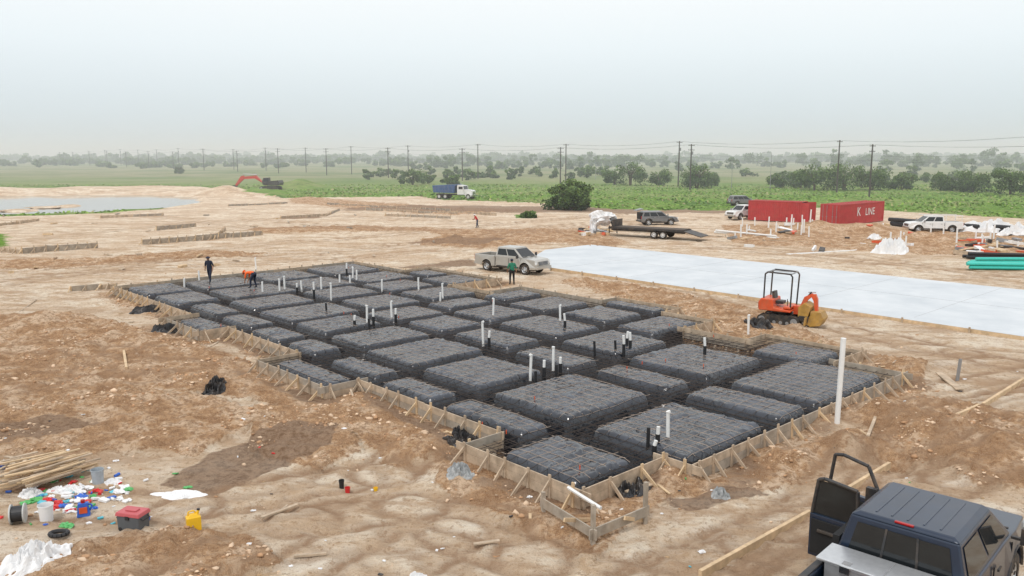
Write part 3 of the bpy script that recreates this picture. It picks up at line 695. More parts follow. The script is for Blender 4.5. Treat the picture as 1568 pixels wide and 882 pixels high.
# gooseneck flatbed trailer
t0=P(1098,368);t1=P(925,356)
hd=math.atan2(t1[1]-t0[1],t1[0]-t0[0])+.12
E=empty('flatbed_trailer',(P(1052,366)[0],P(1052,366)[1],0),hd)
m=MB();m.box((4.2,0,.86),(8.4,2.5,.16),BLKM);m.box((4.2,0,.98),(8.3,2.1,.05),M('deck_wood',(.09,.07,.055),.9))
for k in(-.5,.5): m.box((4.2,k,.68),(8.3,.15,.22),BLKM)
m.box((-.9,.0,.62),(2.,2.3,.08),BLKM,(0,-.25,0))
for sy in(-1,1):
    for wx_ in(2.2,3.2): wheel(m,wx_,sy*1.1,.4,.3,sy,WHITEP)
    m.box((2.7,sy*1.2,.86),(2.2,.3,.06),BLKM)
    m.path([(8.2,sy*.5,.9),(8.6,sy*.4,1.9),(10.3,sy*.15,2.05),(10.4,sy*.1,1.0)],.09,BLKM,6)
    m.tube((8.4,sy*1.0,.1),(8.4,sy*1.0,1.1),.06,BLKM)
m.box((7.9,0,1.3),(.1,2.4,.9),BLKM)
m.blob((9.6,0,1.75),(2.6,1.8,1.3),WHITET,3,.45,16,2.4);m.blob((10.6,.3,.9),(.8,.9,2.1),WHITET,5,.45,14,2.4)
m.obj('deck_and_gooseneck',parent=E)
def container(loc,hd,L,opened=False,text=None):
    E=empty('shipping_container',(loc[0],loc[1],.05),hd)
    m=MB();Hc=2.59;Wd=2.44
    n=int(L/.28)
    for sy in(0,1):
        pts=[]
        for i in range(n):
            x0=.1+i*(L-.2)/n;w_=(L-.2)/n
            pts+=[(x0,0),(x0+w_*.3,0),(x0+w_*.45,.045),(x0+w_*.85,.045),(x0+w_,0)]
        vs=[];yb=0 if sy==0 else Wd
        for z in(.15,Hc-.1):
            for (px_,py_) in pts: vs.append((px_,yb+py_*(1 if sy==0 else -1)+(.01 if sy==0 else -.01),z))
        k=len(pts);m.add(vs,[(i,i+1,k+i+1,k+i) for i in range(k-1)],REDC)
    for yb in(.04,Wd-.04):
        m.box((L/2,yb,.08),(L,.08,.16),REDC);m.box((L/2,yb,Hc-.06),(L,.09,.12),REDC)
        for xb in(.07,L-.07): m.box((xb,yb,Hc/2),(.16,.12,Hc+.01),REDC)
    m.box((L/2,Wd/2,Hc-.05),(L-.1,Wd-.1,.05),REDC);m.box((L/2,Wd/2,.12),(L-.1,Wd-.1,.06),DARKIN)
    for i in range(n): m.box((.2+i*(L-.3)/n,Wd/2,Hc-.015),(.12,Wd-.2,.02),REDC)
    if opened: m.box((L-.3,Wd/2,Hc/2),(.05,Wd-.1,Hc-.1),DARKIN)  # dark sheet stands in for the shade inside the open end
    else: m.box((L-.06,Wd/2,Hc/2),(.05,Wd-.1,Hc-.1),REDC)
    if not opened:
        m.box((.04,Wd/2,Hc/2),(.05,Wd-.1,Hc-.1),REDC)
        for k in(.35,.85,1.6,2.1): m.tube((-.02,k,.15),(-.02,k,Hc-.1),.025,GREYM);m.box((-.02,k,1.1),(.03,.2,.05),GREYM)
    else:
        m.box((.04,Wd/2,Hc/2),(.05,Wd-.1,Hc-.1),REDC)
        m.box((L+.5,-.1,Hc/2),(1.15,.06,Hc-.2),REDC,(0,0,-.3))
        m.box((L+.45,Wd+.3,Hc/2),(1.15,.06,Hc-.2),REDC,(0,0,.7))
    m.obj('shell',parent=E)
    if text:
        for s_t,xo,sz_ in text:
            cu=bpy.data.curves.new('lettering','FONT');cu.body=s_t;cu.size=sz_;cu.extrude=.004;cu.materials.append(WHITEP)
            o=bpy.data.objects.new('lettering',cu);COL.objects.link(o);o.parent=E;o.location=(xo,-.012,1.0);o.rotation_euler=(math.pi/2,0,0)
    return E
container(P(1284,347),math.radians(42),12.2,text=[('K',4.6,1.6),('LINE',6.9,1.3)])
nc_=P(1226,341);hd=math.radians(143)
far=(nc_[0]+7.0*math.cos(hd),nc_[1]+7.0*math.sin(hd))
container(far,hd+math.pi,7.0,opened=True)
# ---------------------------------------------------------------- people
SKIN=M('skin',(.38,.2,.12),.6,0,.05);HAIR=M('dark_hair',(.02,.015,.012),.7)
def human(name,loc,hd,shirt,pants,pose='stand',hat=None,z=0.0,shoe=BLKM):
    J={'pel':(0,0,.95,.14),'sp':(0,0,1.13,.135),'ch':(0,0,1.33,.155),'nk':(.005,0,1.47,.065),'hd':(.015,0,1.56,.065)}
    bend=math.radians({'stand':4,'bend':88,'stoop':30,'walk':8}[pose])
    J['nk2']=(.015,0,1.51,.055)
    for sd_,s in(('L',1),('R',-1)):
        st={'stand':.02,'walk':.25,'bend':.12,'stoop':.15}[pose]*s
        J['hp'+sd_]=(0,.1*s,.9,.11);J['kn'+sd_]=(.04+st*.55,.12*s,.5,.075);J['an'+sd_]=(-.02+st,.13*s,.09,.052);J['to'+sd_]=(.16+st,.15*s,.035,.04)
        J['sh'+sd_]=(0,.195*s,1.41,.072)
        if pose=='stoop': el=(.16,.27*s,1.2);wr=(.38,.2*s,1.25)
        else: el=(-.02,.28*s,1.14);wr=(.14 if s>0 else .03,.29*s,.92)
        J['el'+sd_]=el+(.052,);J['wr'+sd_]=wr+(.034,)
    def rot(p):
        x_,y_,z_=p[:3];dz=z_-.95;return (x_*math.cos(bend)+dz*math.sin(bend),y_,.95+dz*math.cos(bend)-x_*math.sin(bend))
    up_={k for k in J if k[:2] in('sp','ch','nk','hd','sh','el','wr')}
    if pose=='bend':
        for k in ('sp','ch','nk','nk2','hd','shL','shR'): J[k]=rot(J[k])+(J[k][3],)
        for sd_,s in(('L',1),('R',-1)):
            sh=J['sh'+sd_];J['el'+sd_]=(sh[0]+.03,sh[1]+.04*s,sh[2]-.28,.052);J['wr'+sd_]=(sh[0]+.1,sh[1],sh[2]-.53,.034)
        for k in('pel','hpL','hpR'): J[k]=(J[k][0]-.12,)+J[k][1:]
        for k in ('sp','ch','nk','nk2','hd','shL','shR','elL','elR','wrL','wrR'): J[k]=(J[k][0]-.1,)+J[k][1:]
    else:
        for k in up_: J[k]=rot(J[k])+(J[k][3],)
    Ed=[('pel','sp','s'),('sp','ch','s'),('ch','nk','s'),('nk','nk2','k'),('nk2','hd','k')]
    for sd_ in 'LR': Ed+=[('pel','hp'+sd_,'p'),('hp'+sd_,'kn'+sd_,'p'),('kn'+sd_,'an'+sd_,'p'),('an'+sd_,'to'+sd_,'b'),('ch','sh'+sd_,'s'),('sh'+sd_,'el'+sd_,'s'),('el'+sd_,'wr'+sd_,'k')]
    for sd_,s in(('L',1),('R',-1)):
        w=Vector(J['wr'+sd_][:3]);dr=(w-Vector(J['el'+sd_][:3])).normalized();pl=w+dr*.08
        J['pa'+sd_]=tuple(pl)+(.03,);Ed.append(('wr'+sd_,'pa'+sd_,'k'))
        lat=dr.cross(Vector((0,s,0))).normalized();inn=dr.cross(lat).normalized()
        for i in range(4):
            r0=pl+lat*(-.03+.02*i);f1=r0+dr*(.045 if i in(1,2) else .038);f2=f1+dr*.028+inn*.02
            a_,b_,cc_=f'f{sd_}{i}a',f'f{sd_}{i}b',f'f{sd_}{i}c'
            J[a_]=tuple(r0+dr*.015)+(.010,);J[b_]=tuple(f1)+(.009,);J[cc_]=tuple(f2)+(.008,);Ed+=[('pa'+sd_,a_,'k'),(a_,b_,'k'),(b_,cc_,'k')]
        t0=w+dr*.03+lat*-.03;t1_=t0+dr*.035+lat*-.025
        J['t'+sd_]=tuple(t0)+(.012,);J['u'+sd_]=tuple(t1_)+(.009,);Ed+=[('wr'+sd_,'t'+sd_,'k'),('t'+sd_,'u'+sd_,'k')]
    ks=list(J);me=bpy.data.meshes.new('sk');me.from_pydata([J[k][:3] for k in ks],[(ks.index(a),ks.index(b)) for a,b,_ in Ed],[])
    ob=bpy.data.objects.new('sk',me);COL.objects.link(ob)
    md=ob.modifiers.new('s','SKIN')
    for i,k in enumerate(ks):
        sv=me.skin_vertices[0].data[i];sv.radius=(J[k][3],J[k][3]*(1.0));sv.use_root=(k=='pel')
    ob.modifiers.new('ss','SUBSURF').levels=1
    dg=bpy.context.evaluated_depsgraph_get();me2=bpy.data.meshes.new_from_object(ob.evaluated_get(dg))
    bpy.data.objects.remove(ob)
    E=empty(name,(loc[0],loc[1],z),hd)
    b=bpy.data.objects.new('body',me2);COL.objects.link(b);b.parent=E
    me2.materials.clear()
    mt=[shirt,pants,SKIN,shoe]
    for q in mt: me2.materials.append(q)
    mp={'s':0,'p':1,'k':2,'b':3}
    for f in me2.polygons:
        c=f.center;best=9;bk=0
        for a,b2,t in Ed:
            p=Vector(J[a][:3]);q=Vector(J[b2][:3]);d=q-p;tt=max(0,min(1,(c-p).dot(d)/d.length_squared));dd=(p+d*tt-c).length/(.6*max(J[a][3],J[b2][3])+.02)
            if dd<best: best=dd;bk=mp[t]
        f.material_index=bk;f.use_smooth=True
    h=MB();nk=Vector(J['hd'][:3]);dr=(nk-Vector(J['nk'][:3])).normalized();cdir=nk+dr*.05
    if pose=='bend': fw=Vector((0,0,-1)).lerp(dr,.2).normalized()
    else: fw=Vector((1,0,-.15)).normalized()
    R=Matrix((fw,Vector((0,1,0)),fw.cross(Vector((0,1,0))))).transposed().to_4x4();R.translation=cdir;h.T=R
    h.blob((0,0,0),(.19,.155,.235),SKIN,1,0,10);h.blob((-.02,0,.03),(.19,.17,.2),HAIR if hat is None else hat,1,0,10)
    h.blob((.1,0,-.01),(.035,.03,.045),SKIN,1,0,5);h.box((.088,0,-.055),(.012,.05,.012),M('lips',(.3,.1,.08),.5))
    for s in(-1,1): h.blob((.085,.03*s,.015),(.018,.022,.014),HAIR,1,0,4);h.blob((0,.08*s,0),(.035,.02,.055),SKIN,1,0,5)
    if hat is not None: h.lathe([(.02,.13),(.09,.1),(.12,.05),(.16,.045),(.16,.035),(.1,.03)],(-.01,0,.02),(0,0,1),hat,14)
    h.obj('head',parent=E,smooth=True)
    return E
NAVY=M('navy_cloth',(.02,.025,.045),.85,0,.2);ORC=M('hi_vis_orange_cloth',(.85,.13,.02),.8,0,.1);GRN=M('green_cloth',(.02,.17,.1),.85,0,.1);DK=M('black_cloth',(.015,.015,.017),.9,0,.2);REDCL=M('red_cloth',(.5,.03,.03),.8);JEAN=M('denim',(.04,.06,.1),.85)
human('construction_worker',P(322,433,.42),math.radians(-100),NAVY,NAVY,'walk',NAVY,.42)
human('construction_worker',P(388,441,.42),math.radians(165),ORC,NAVY,'bend',ORC,.42)
human('construction_worker',P(784,437),math.radians(100),GRN,DK,'stand',NAVY,gz1(*P(784,437)))
human('construction_worker',P(731,348),math.radians(200),REDCL,JEAN,'stoop',WHITEP,gz1(*P(731,348)))
# ---------------------------------------------------------------- vegetation
def leafmat(name,c):
    m,nt,bs=newmat(name);gp=N(nt,'ShaderNodeNewGeometry').outputs['Position']
    n=noise(nt,.6,4,.7,gp);r=ramp(nt,n.outputs[0],[(.3,[q*.6 for q in c]),(.7,[q*1.4 for q in c])])
    nt.links.new(r.outputs[0],bs.inputs['Base Color']);bs.inputs['Roughness'].default_value=.7
    return m
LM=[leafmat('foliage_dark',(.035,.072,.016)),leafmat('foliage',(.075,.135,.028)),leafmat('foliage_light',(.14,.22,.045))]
BARK=M('bark',(.09,.065,.045),.9,0,.3,3,.4)
def leaves(C,size,seed):
    r=np.random.default_rng(seed);n=len(C)
    u=r.standard_normal((n,3));u/=np.linalg.norm(u,axis=1)[:,None];w=r.standard_normal((n,3));v=np.cross(u,w);v/=np.linalg.norm(v,axis=1)[:,None]
    s=(size*r.uniform(.5,1.2,n))[:,None]
    V=np.stack([C-u*s-v*s*.5,C+u*s*.2-v*s,C+u*s+v*s*.4,C-u*s*.3+v*s*.9],1)
    return V.reshape(-1,3),np.arange(4*n).reshape(n,4)
def crown(cx,cy,h,w,nl,per,seed,zb=.15):
    r=np.random.default_rng(seed);C=[]; 
    for i in range(nl):
        a_=r.uniform(0,6.28);rr=w/2*math.sqrt(r.random())*.8;zz=h*(zb+(.92-zb)*r.random()*(1-.45*(rr/(w/2))**2))
        ls=r.uniform(.14,.26)*w*(1 if w<h*1.6 else .75);q=r.standard_normal((per,3));q/=np.linalg.norm(q,axis=1)[:,None];q*=(r.random((per,1))**.4)*np.array([ls,ls,ls*.7])
        C.append(q+np.array([cx+rr*math.cos(a_),cy+rr*math.sin(a_),zz]))
    C=np.concatenate(C);C=C[(C[:,2]>.05)];return C
def tree(name,px_,h,w,seed,nl=16,per=110,size=.2,zb=.15):
    x0,y0=px_;C=crown(0,0,h,w,nl,per,seed,zb);V,Fl=leaves(C,size,seed)
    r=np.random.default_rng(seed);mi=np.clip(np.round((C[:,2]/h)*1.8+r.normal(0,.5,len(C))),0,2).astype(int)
    E=empty(name,(x0,y0,-.05))
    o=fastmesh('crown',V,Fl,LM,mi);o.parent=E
    m=MB();rd=random.Random(seed)
    for k in range(3 if w>h*.8 else 1):
        bx,by=rd.uniform(-.3,.3),rd.uniform(-.3,.3);tp=(bx*2,by*2,h*.42)
        m.tube((bx,by,0),tp,.035*h,BARK,7,.022*h)
        for j in range(4):
            a_=rd.uniform(0,6.28);m.tube(tp,(tp[0]+math.cos(a_)*w*.3,tp[1]+math.sin(a_)*w*.3,h*rd.uniform(.6,.85)),.018*h,BARK,6,.006*h)
    m.obj('trunk',parent=E)
def treepx(u,vb,hp,wp,seed,name='mesquite_tree',**k):
    p=P(u,vb);D=p[1]*c_+H*s_
    tree(name,p,hp/F*D,wp/F*D,seed,**k)
treepx(872,321,47,78,1,'bush',nl=40,per=210,size=.17,zb=.10)
for i,(u,v,hp,wp) in enumerate([(632,283,24,46),(690,287,21,34),(655,281,16,30),(965,284,38,50),(1010,284,24,36),(1066,288,39,46),(1085,285,24,34),(940,283,26,40),(1190,287,22,30),(1247,291,40,60),(1292,291,42,60),(1335,291,38,52),(1380,290,26,50),(1448,292,30,46),(1490,294,34,50),(1548,298,44,60),(1225,288,26,40),(1600,300,44,60),(1650,296,40,60),(810,333,9,24),(275,266,14,16)]):
    treepx(u,v,hp,wp,10+i,nl=22 if v>285 else 14,per=130,size=.2)
def belt(name,rows,seed):
    r=np.random.default_rng(seed);AC=[];MI=[];S_=[]
    for (u,v,hp,wp) in rows:
        p=P(u,v);D=p[1];h=hp/F*D;w=wp/F*D
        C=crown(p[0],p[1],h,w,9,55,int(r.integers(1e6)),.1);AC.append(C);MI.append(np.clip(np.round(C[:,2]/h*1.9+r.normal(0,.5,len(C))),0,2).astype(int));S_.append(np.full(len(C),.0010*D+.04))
    C=np.concatenate(AC);V,Fl=leaves(C,np.concatenate(S_),seed)
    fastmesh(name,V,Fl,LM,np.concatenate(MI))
rows=[]
u=560
while u<930: rows.append((u,random.uniform(267,276),random.uniform(7,20),random.uniform(12,28)));u+=random.choice([6,9,14,24])
while u<1250: rows.append((u,random.uniform(270,280),random.uniform(7,22),random.uniform(16,34)));u+=random.choice([10,14,30,50])
while u<1760: rows.append((u,random.uniform(268,284),random.uniform(8,24),random.uniform(16,40)));u+=random.choice([10,16,36,60])
belt('midground_tree_line',rows,5)
rows=[]
for lo,hi,v0,v1,h0,h1,st in((-100,620,250,258,6,12,12),(600,1000,252,260,8,22,9),(1000,1760,252,264,9,26,20),(-100,1760,243,249,6,11,6),(100,1760,245,252,8,16,12),(1280,1700,254,258,22,32,34)):
    u=lo
    while u<hi: rows.append((u,random.uniform(v0,v1),random.uniform(h0,h1),random.uniform(12,30)));u+=random.uniform(.4,1.8)*st
belt('distant_tree_line',rows,6)
# grass and weeds tufts
n=60000
gx=rng.uniform(-190,170,n);gy=98+rng.random(n)**1.4*140
mg=masks(gx,gy);k=(mg[2]>.5)&(np.abs(gx)<gy*.75)&(~pip(gx,gy,POND));gx,gy=gx[k],gy[k]
n=len(gx);hh_=rng.uniform(.05,.25,n)*(.4+1.8*vn(gx*.12,gy*.12,90)**2);aa=rng.uniform(0,3.14,n);ww=rng.uniform(.08,.3,n);bd=rng.uniform(-.35,.35,(n,2))
V=np.zeros((n,4,3));V[:,0]=np.stack([gx-np.cos(aa)*ww,gy-np.sin(aa)*ww,hh_*0-.05],1);V[:,1]=np.stack([gx+np.cos(aa)*ww,gy+np.sin(aa)*ww,hh_*0-.05],1)
V[:,2]=np.stack([gx+np.cos(aa)*ww*.6+bd[:,0],gy+np.sin(aa)*ww*.6+bd[:,1],hh_],1);V[:,3]=np.stack([gx-np.cos(aa)*ww*.7+bd[:,0],gy-np.sin(aa)*ww*.7+bd[:,1],hh_*.8],1)
GM=[leafmat('grass_green',(.14,.25,.033)),leafmat('grass_bright',(.22,.36,.05)),leafmat('grass_dry',(.33,.31,.14))]
fastmesh('grass',V.reshape(-1,3),np.arange(4*n).reshape(n,4),GM,rng.choice([0,1,2],n,p=[.55,.3,.15]))
# ---------------------------------------------------------------- pond
wm,nt,bs=newmat('pond_water');bs.inputs['Base Color'].default_value=(.24,.21,.17,1);bs.inputs['Roughness'].default_value=.06
gp=N(nt,'ShaderNodeNewGeometry').outputs['Position'];nn=noise(nt,1.2,3,.5,gp);bump(nt,bs,nn.outputs[0],.06,.05)
xs_=[p[0] for p in POND];ys_=[p[1] for p in POND]
mb=MB();mb.add([(min(xs_)-5,min(ys_)-5,-.22),(max(xs_)+3,min(ys_)-5,-.22),(max(xs_)+3,max(ys_)+5,-.22),(min(xs_)-5,max(ys_)+5,-.22)],[(0,1,2,3)],wm)
mb.obj('pond_water')
m=MB()
for (u,v,w_,d_2) in((75,316,7,2.2),(25,321,5,1.6),(105,314,3,1)):
    x0,y0=P(u,v);m.blob((x0,y0,-.22),(w_,d_2*3,.5),gm,int(u),.4,10,2)
m.obj('mud_islands')
# ---------------------------------------------------------------- utility poles & wires
PW=M('pole_wood',(.07,.06,.05),.9,0,.2);WIRE=M('wire',(.06,.06,.06),.6)
def poleline(p0,d,n0,n1,h,arms):
    tops=[]
    for n in range(n0,n1):
        x0=p0[0]+n*d[0]+random.uniform(-1,1)*.5;y0=p0[1]+n*d[1];m=MB();hh_=h+random.uniform(-.6,.6)
        m.tube((0,0,-.5),(0,0,hh_),.21,PW,8,.14)
        a_=math.atan2(d[1],d[0])+math.pi/2;ca,sa_=math.cos(a_),math.sin(a_)
        att_=[]
        for k in range(arms):
            z=hh_-.35-k*1.1;m.box((0,0,z),(2.4,.12,.12),PW,(0,0,a_))
            for t in(-1.1,-.45,.45,1.1):
                m.tube((t*ca,t*sa_,z+.05),(t*ca,t*sa_,z+.25),.035,GREYM,5)
        for t in(-1.1,1.1): att_.append((x0+t*ca,y0+t*sa_,hh_-.1))
        att_.append((x0,y0,hh_-3.2))
        if n%3==0: m.tube((.3,0,hh_-2.6),(.3,0,hh_-1.8),.2,GREYM,8)
        m.obj('utility_pole',(x0,y0,0));tops.append(att_)
    w=MB()
    for A_,B_ in zip(tops[:-1],tops[1:]):
        for p,q in zip(A_,B_):
            p=Vector(p);q=Vector(q);pr=p
            for k in range(1,7):
                t=k/6;c=p.lerp(q,t);c.z-=3.2*t*(1-t);w.tube(pr,c,.018,WIRE,3,cap=False);pr=c
    w.obj('power_lines')
poleline((43.9,205),(-30.2,35),-3,15,10.8,2)
poleline((45.5,225),(-29,34.7),-3,14,12.0,1)
for (u,v,t) in((912,275,240),(1179,290,236),(1120,288,250)):
    p=P(u,v);D=p[1];h=(v-t)/F*D;m=MB();m.tube((0,0,0),(0,0,h),.09,GREYM,6,.05);m.path([(0,0,h),(-.8,0,h+.25),(-1.8,0,h+.3)],.05,GREYM);m.box((-2.0,0,h+.28),(.6,.2,.1),GREYM);m.obj('street_lamp',(p[0],p[1],0))
# ---------------------------------------------------------------- distant forms, rubble, lumber
def formline(name,pts,h=.45,sp=.8):
    m=MB()
    for p,q in zip(pts[:-1],pts[1:]):
        p=Vector(P(*p));q=Vector(P(*q));d=q-p;k=max(1,int(d.length/3))
        for j in range(k):
            o=Vector((random.uniform(-.1,.1),random.uniform(-.1,.1)));plank(p+d*j/k+o,p+d*(j+1)/k+o,-.1,h+random.uniform(-.12,.05),.05,random.choice([WOOD,WG]),0,m)
        kk=max(2,int(d.length/sp))
        for j in range(kk+1):
            c=p+d*j/kk;m.box((c.x,c.y-.1,h*.5),(.08,.05,h*1.5),WOODN if j%3==0 else WOOD,(random.uniform(-.1,.1),0,random.random()));m.box((c.x,c.y-.35,h*.35),(.05,.7,.07),WOODN if j%4==0 else WOOD,(.6,0,random.uniform(-.3,.3)))
    m.obj(name)
for l,h_,s_p in (([(35,388),(90,383),(150,379)],.5,.8),([(218,374),(300,368),(402,360)],.5,.8),([(240,352),(300,347)],.4,.8),([(155,334),(250,330)],.35,1),([(0,384),(34,388)],.4,.8),([(560,322),(640,326),(700,328)],.4,1),([(500,314),(580,318),(690,324)],.4,1),([(590,330),(690,334)],.35,1),
 ([(110,445),(155,441),(180,440)],.25,1),([(1120,366),(1300,378),(1430,386)],.2,1.5),([(330,366),(345,352)],.35,1),([(430,334),(500,330),(520,322)],.3,1),([(700,326),(760,330)],.3,1),([(0,345),(60,338)],.3,1),([(350,316),(440,312)],.3,1.2),([(920,352),(1110,362)],.15,2)):
    formline('formwork_boards',l,h_,s_p)
def lumber(name,u0,v0,u1,v1,w=.24,t=.05,mat=WOODN,z=None):
    p=Vector(P(u0,v0));q=Vector(P(u1,v1));m=MB();c=(p+q)/2;d=q-p;zz=gz1(c.x,c.y)+.06 if z is None else z
    z0=gz1(p.x,p.y);z1=gz1(q.x,q.y);m.box((0,0,0),(d.length,w,t),mat,(0,math.atan2(z0-z1,d.length)*.6,0));m.obj(name,(c.x,c.y,zz),math.atan2(d.y,d.x))
lumber('lumber_board',1072,880,1240,785,.09,.2);lumber('lumber_board',1250,783,1362,708,.09,.2)
lumber('lumber_board',1442,655,1500,622,.1,.18);lumber('lumber_board',1505,622,1568,580,.1,.18);lumber('lumber_board',1438,573,1470,595,.3,.05,WOOD);lumber('lumber_board',1328,680,1340,652,.09,.09,WOOD)
lumber('lumber_board',190,543,194,568,.1,.1);lumber('lumber_board',30,478,55,458,.06,.06,WOOD);lumber('lumber_board',725,829,765,826,.1,.03,WOOD);lumber('lumber_board',400,790,455,772,.1,.04,WOOD);lumber('lumber_board',420,785,440,768,.05,.05,WOOD)
lumber('lumber_board',960,757,1000,745,.2,.04,WOOD);lumber('lumber_board',1205,388,1330,383,.3,.1,PVC);lumber('lumber_board',1350,372,1390,366,.2,.1,WOODN);lumber('lumber_board',1470,388,1530,380,.3,.1,WOODN);lumber('lumber_board',450,852,500,848,.07,.05,WOOD)
m=MB();p=P(1467,580);m.box((p[0],p[1],.35),(.12,.06,.9),GREYM,(0,.08,.3));m.obj('marker_stake')
def crumple(name,u,v,sx,sy,hh_,mat,seed,rz=0,rough=2.2):
    n=44;px_,py_=P(u,v);lin=np.linspace(-1,1,n);A_,B_=np.meshgrid(lin,lin);a_=A_.ravel();b_=B_.ravel()
    k=np.sqrt(1-np.minimum(b_**2,1)/2);k2=np.sqrt(1-np.minimum(a_**2,1)/2);ca_=a_*k;cb_=b_*k2   # square -> disc
    e=1+.55*fbm(ca_*1.6+seed,cb_*1.6,seed,3);xx=ca_*sx/2*e;yy=cb_*sy/2*e
    rr_=np.hypot(ca_,cb_);fall=np.clip(1-rr_**2.5,0,1);zz=hh_*(fall*(1.05-np.abs(fbm(ca_*rough+seed,cb_*rough,seed+3,4))*2.4))+.35*hh_*fbm(ca_*5,cb_*5+seed,seed+5,3)*fall
    ca,sa_=math.cos(rz),math.sin(rz);wx_=px_+xx*ca-yy*sa_;wy_=py_+xx*sa_+yy*ca;zz=np.maximum(zz,-.02)+gz(wx_,wy_)+.012*fall-.02*(rr_>.97)
    idx=np.arange(n*n).reshape(n,n);Fl=np.stack([idx[:-1,:-1],idx[:-1,1:],idx[1:,1:],idx[1:,:-1]],-1).reshape(-1,4)
    fastmesh(name,np.stack([wx_,wy_,zz],1),Fl,[mat])
for i,(u,v,sx,sy,h) in enumerate([(330,602,.8,1.6,.35),(257,509,2.0,1.0,.4),(228,478,2.1,.9,.35),(222,458,1.8,.9,.3),(965,748,1.4,1.0,.3),(710,682,1.0,1.2,.35),(1160,503,2.4,1.0,.4),(705,668,.9,.5,.25)]): crumple('plastic_tarp',u,v,sx,sy,h,TARP,20+i,.3*i,3)
for i,(u,v,sx,sy,h) in enumerate([(275,752,1.5,.6,.1),(52,864,1.3,1.5,.4),(172,735,.5,.4,.1),(100,745,.9,.6,.15),(45,752,.7,.5,.15),(1365,388,3.0,2.2,1.3),(1520,357,7,2.5,1.5),(640,880,.5,.3,.15),(1560,362,4,2,1.2),(1340,368,1.5,1,.5)]): crumple('white_plastic_sheet',u,v,sx,sy,h,WHITET,40+i,-.2,3.2)
CR=M('crushed_stone',(.34,.35,.35),.9,0,.4,9,.8)
crumple('gravel_pile',705,733,.8,.9,.26,CR,61,0,4);crumple('gravel_pile',1103,757,.5,.5,.2,CR,62,0,4)
m=MB();p=P(70,735)
for k in range(44):
    a_=math.radians(48+random.uniform(-11,11));m.box((p[0]+random.uniform(-.6,.6),p[1]+random.uniform(-.45,.45),.05+.011*k),(1.7*random.uniform(.7,1.1),.07,.035),WOODN if k%3 else WOOD,(0,random.uniform(-.05,.05),a_))
m.obj('lumber_pile')
m=MB();p=P(20,712)
for k in range(16): m.box((p[0]+random.uniform(-.8,.8),p[1]+random.uniform(-.4,.4),.05+.01*k),(random.uniform(.5,1.0),.09,.03),WOOD,(0,0,random.uniform(0,3)))
m.obj('lumber_scraps')
cols=[M('litter_green',(.1,.4,.12),.4),M('litter_blue',(.03,.12,.5),.4),M('litter_red',(.6,.03,.03),.4),WHITET,WHITET,M('litter_cyan',(.1,.45,.55),.4),M('cardboard',(.4,.27,.15),.8),WHITET,WHITET]
m=MB()
for k in range(230):
    if k<140: u,v=random.gauss(115,55),random.gauss(752,22)
    else: u,v=random.choice([(random.uniform(0,700),random.uniform(640,880)),(random.uniform(640,1568),random.uniform(560,870))])
    x0,y0=P(u,v);
    if pip(np.array([x0]),np.array([y0]),OUTW)[0]: continue
    z0=gz1(x0,y0);c=random.choice(cols) if k<140 else random.choice([WHITET,WHITET,M('cardboard',(.4,.27,.15)),BLKM,random.choice(cols)]);s=random.uniform(.03,.08)*(1.1 if k<140 else .55)
    t=random.random()
    if t<.35: m.tube((x0,y0,z0+s*.4),(x0+s*2.2*math.cos(k),y0+s*2.2*math.sin(k),z0+s*.5),s*.55,c,8)
    elif t<.8: m.blob((x0,y0,z0+s*.4),(s*3.2,s*2.4,s*1.3),c,k,.6,8,2.8)
    else: m.box((x0,y0,z0+s*.5),(s*3,s*2,s*.7),c,(random.uniform(-.3,.3),random.uniform(-.3,.3),k))
m.obj('litter')
def bucket(name,u,v,mat,h=.38,r=.15,tilt=0):
    x0,y0=P(u,v);m=MB();m.lathe([(.001,0.01),(r*.85,0),(r,h),(r*1.06,h),(r*1.06,h-.03),(r*1.0,h-.03)],(0,0,0),(0,0,1),mat,20);m.lathe([(r*.95,h-.005),(r*.8,.03),(.001,.03)],(0,0,0),(0,0,1),mat,20)
    m.path([(r*math.cos(t)*1.05,r*math.sin(t)*.2-.0,h-.02-.12*math.sin(t)) for t in np.linspace(0,math.pi,9)],.006,GREYM,5)
    o=m.obj(name,(x0,y0,gz1(x0,y0)-.01),random.random(),smooth=False);return o
bucket('plastic_bucket',71,790,WHITET,.42,.17);bucket('plastic_bucket',150,735,M('grey_plastic',(.38,.42,.45),.5),.4,.16);bucket('plastic_bucket',532,746,M('litter_red',(.6,.03,.03),.4),.17,.07);bucket('plastic_bucket',523,741,BLKP,.25,.07)
bucket('plastic_bucket',575,746,M('yellow_plastic',(.8,.48,.02),.45,0,.06),.1,.06)
m=MB();x0,y0=P(128,783);m.box((0,0,.17),(.3,.16,.34),M('litter_blue',(.03,.12,.5),.4),tp=.75);m.tube((0,0,.34),(0,0,.42),.05,REDL,10);m.box((0,-.085,.17),(.18,.01,.16),ORG);m.path([(.1,0,.3),(.2,0,.25),(.14,0,.12)],.025,_mc['litter_blue']);m.obj('detergent_jug',(x0,y0,gz1(x0,y0)),.4,bevel=.02)
x0,y0=P(205,806);E=empty('cooler',(x0,y0,gz1(x0,y0)),math.radians(-14))
DG=M('cooler_grey',(.09,.1,.11),.5,0,.1);PK=M('cooler_lid_red',(.5,.10,.11),.45,0,.08)
m=MB();m.box((0,0,.2),(.58,.38,.38),DG,tp=1.06);m.obj('tub',parent=E,bevel=.03)
m=MB();m.box((0,0,.43),(.66,.44,.09),PK,tp=.92);m.box((0,0,.49),(.3,.16,.03),PK);m.obj('lid',parent=E,bevel=.02)
m=MB()
for s in(-1,1): m.path([(s*.31,-.12,.34),(s*.36,-.12,.3),(s*.36,.12,.3),(s*.31,.12,.34)],.014,BLKP);m.tube((s*.22,-.2,.06),(s*.22,-.17,.06),.05,BLKP,10)
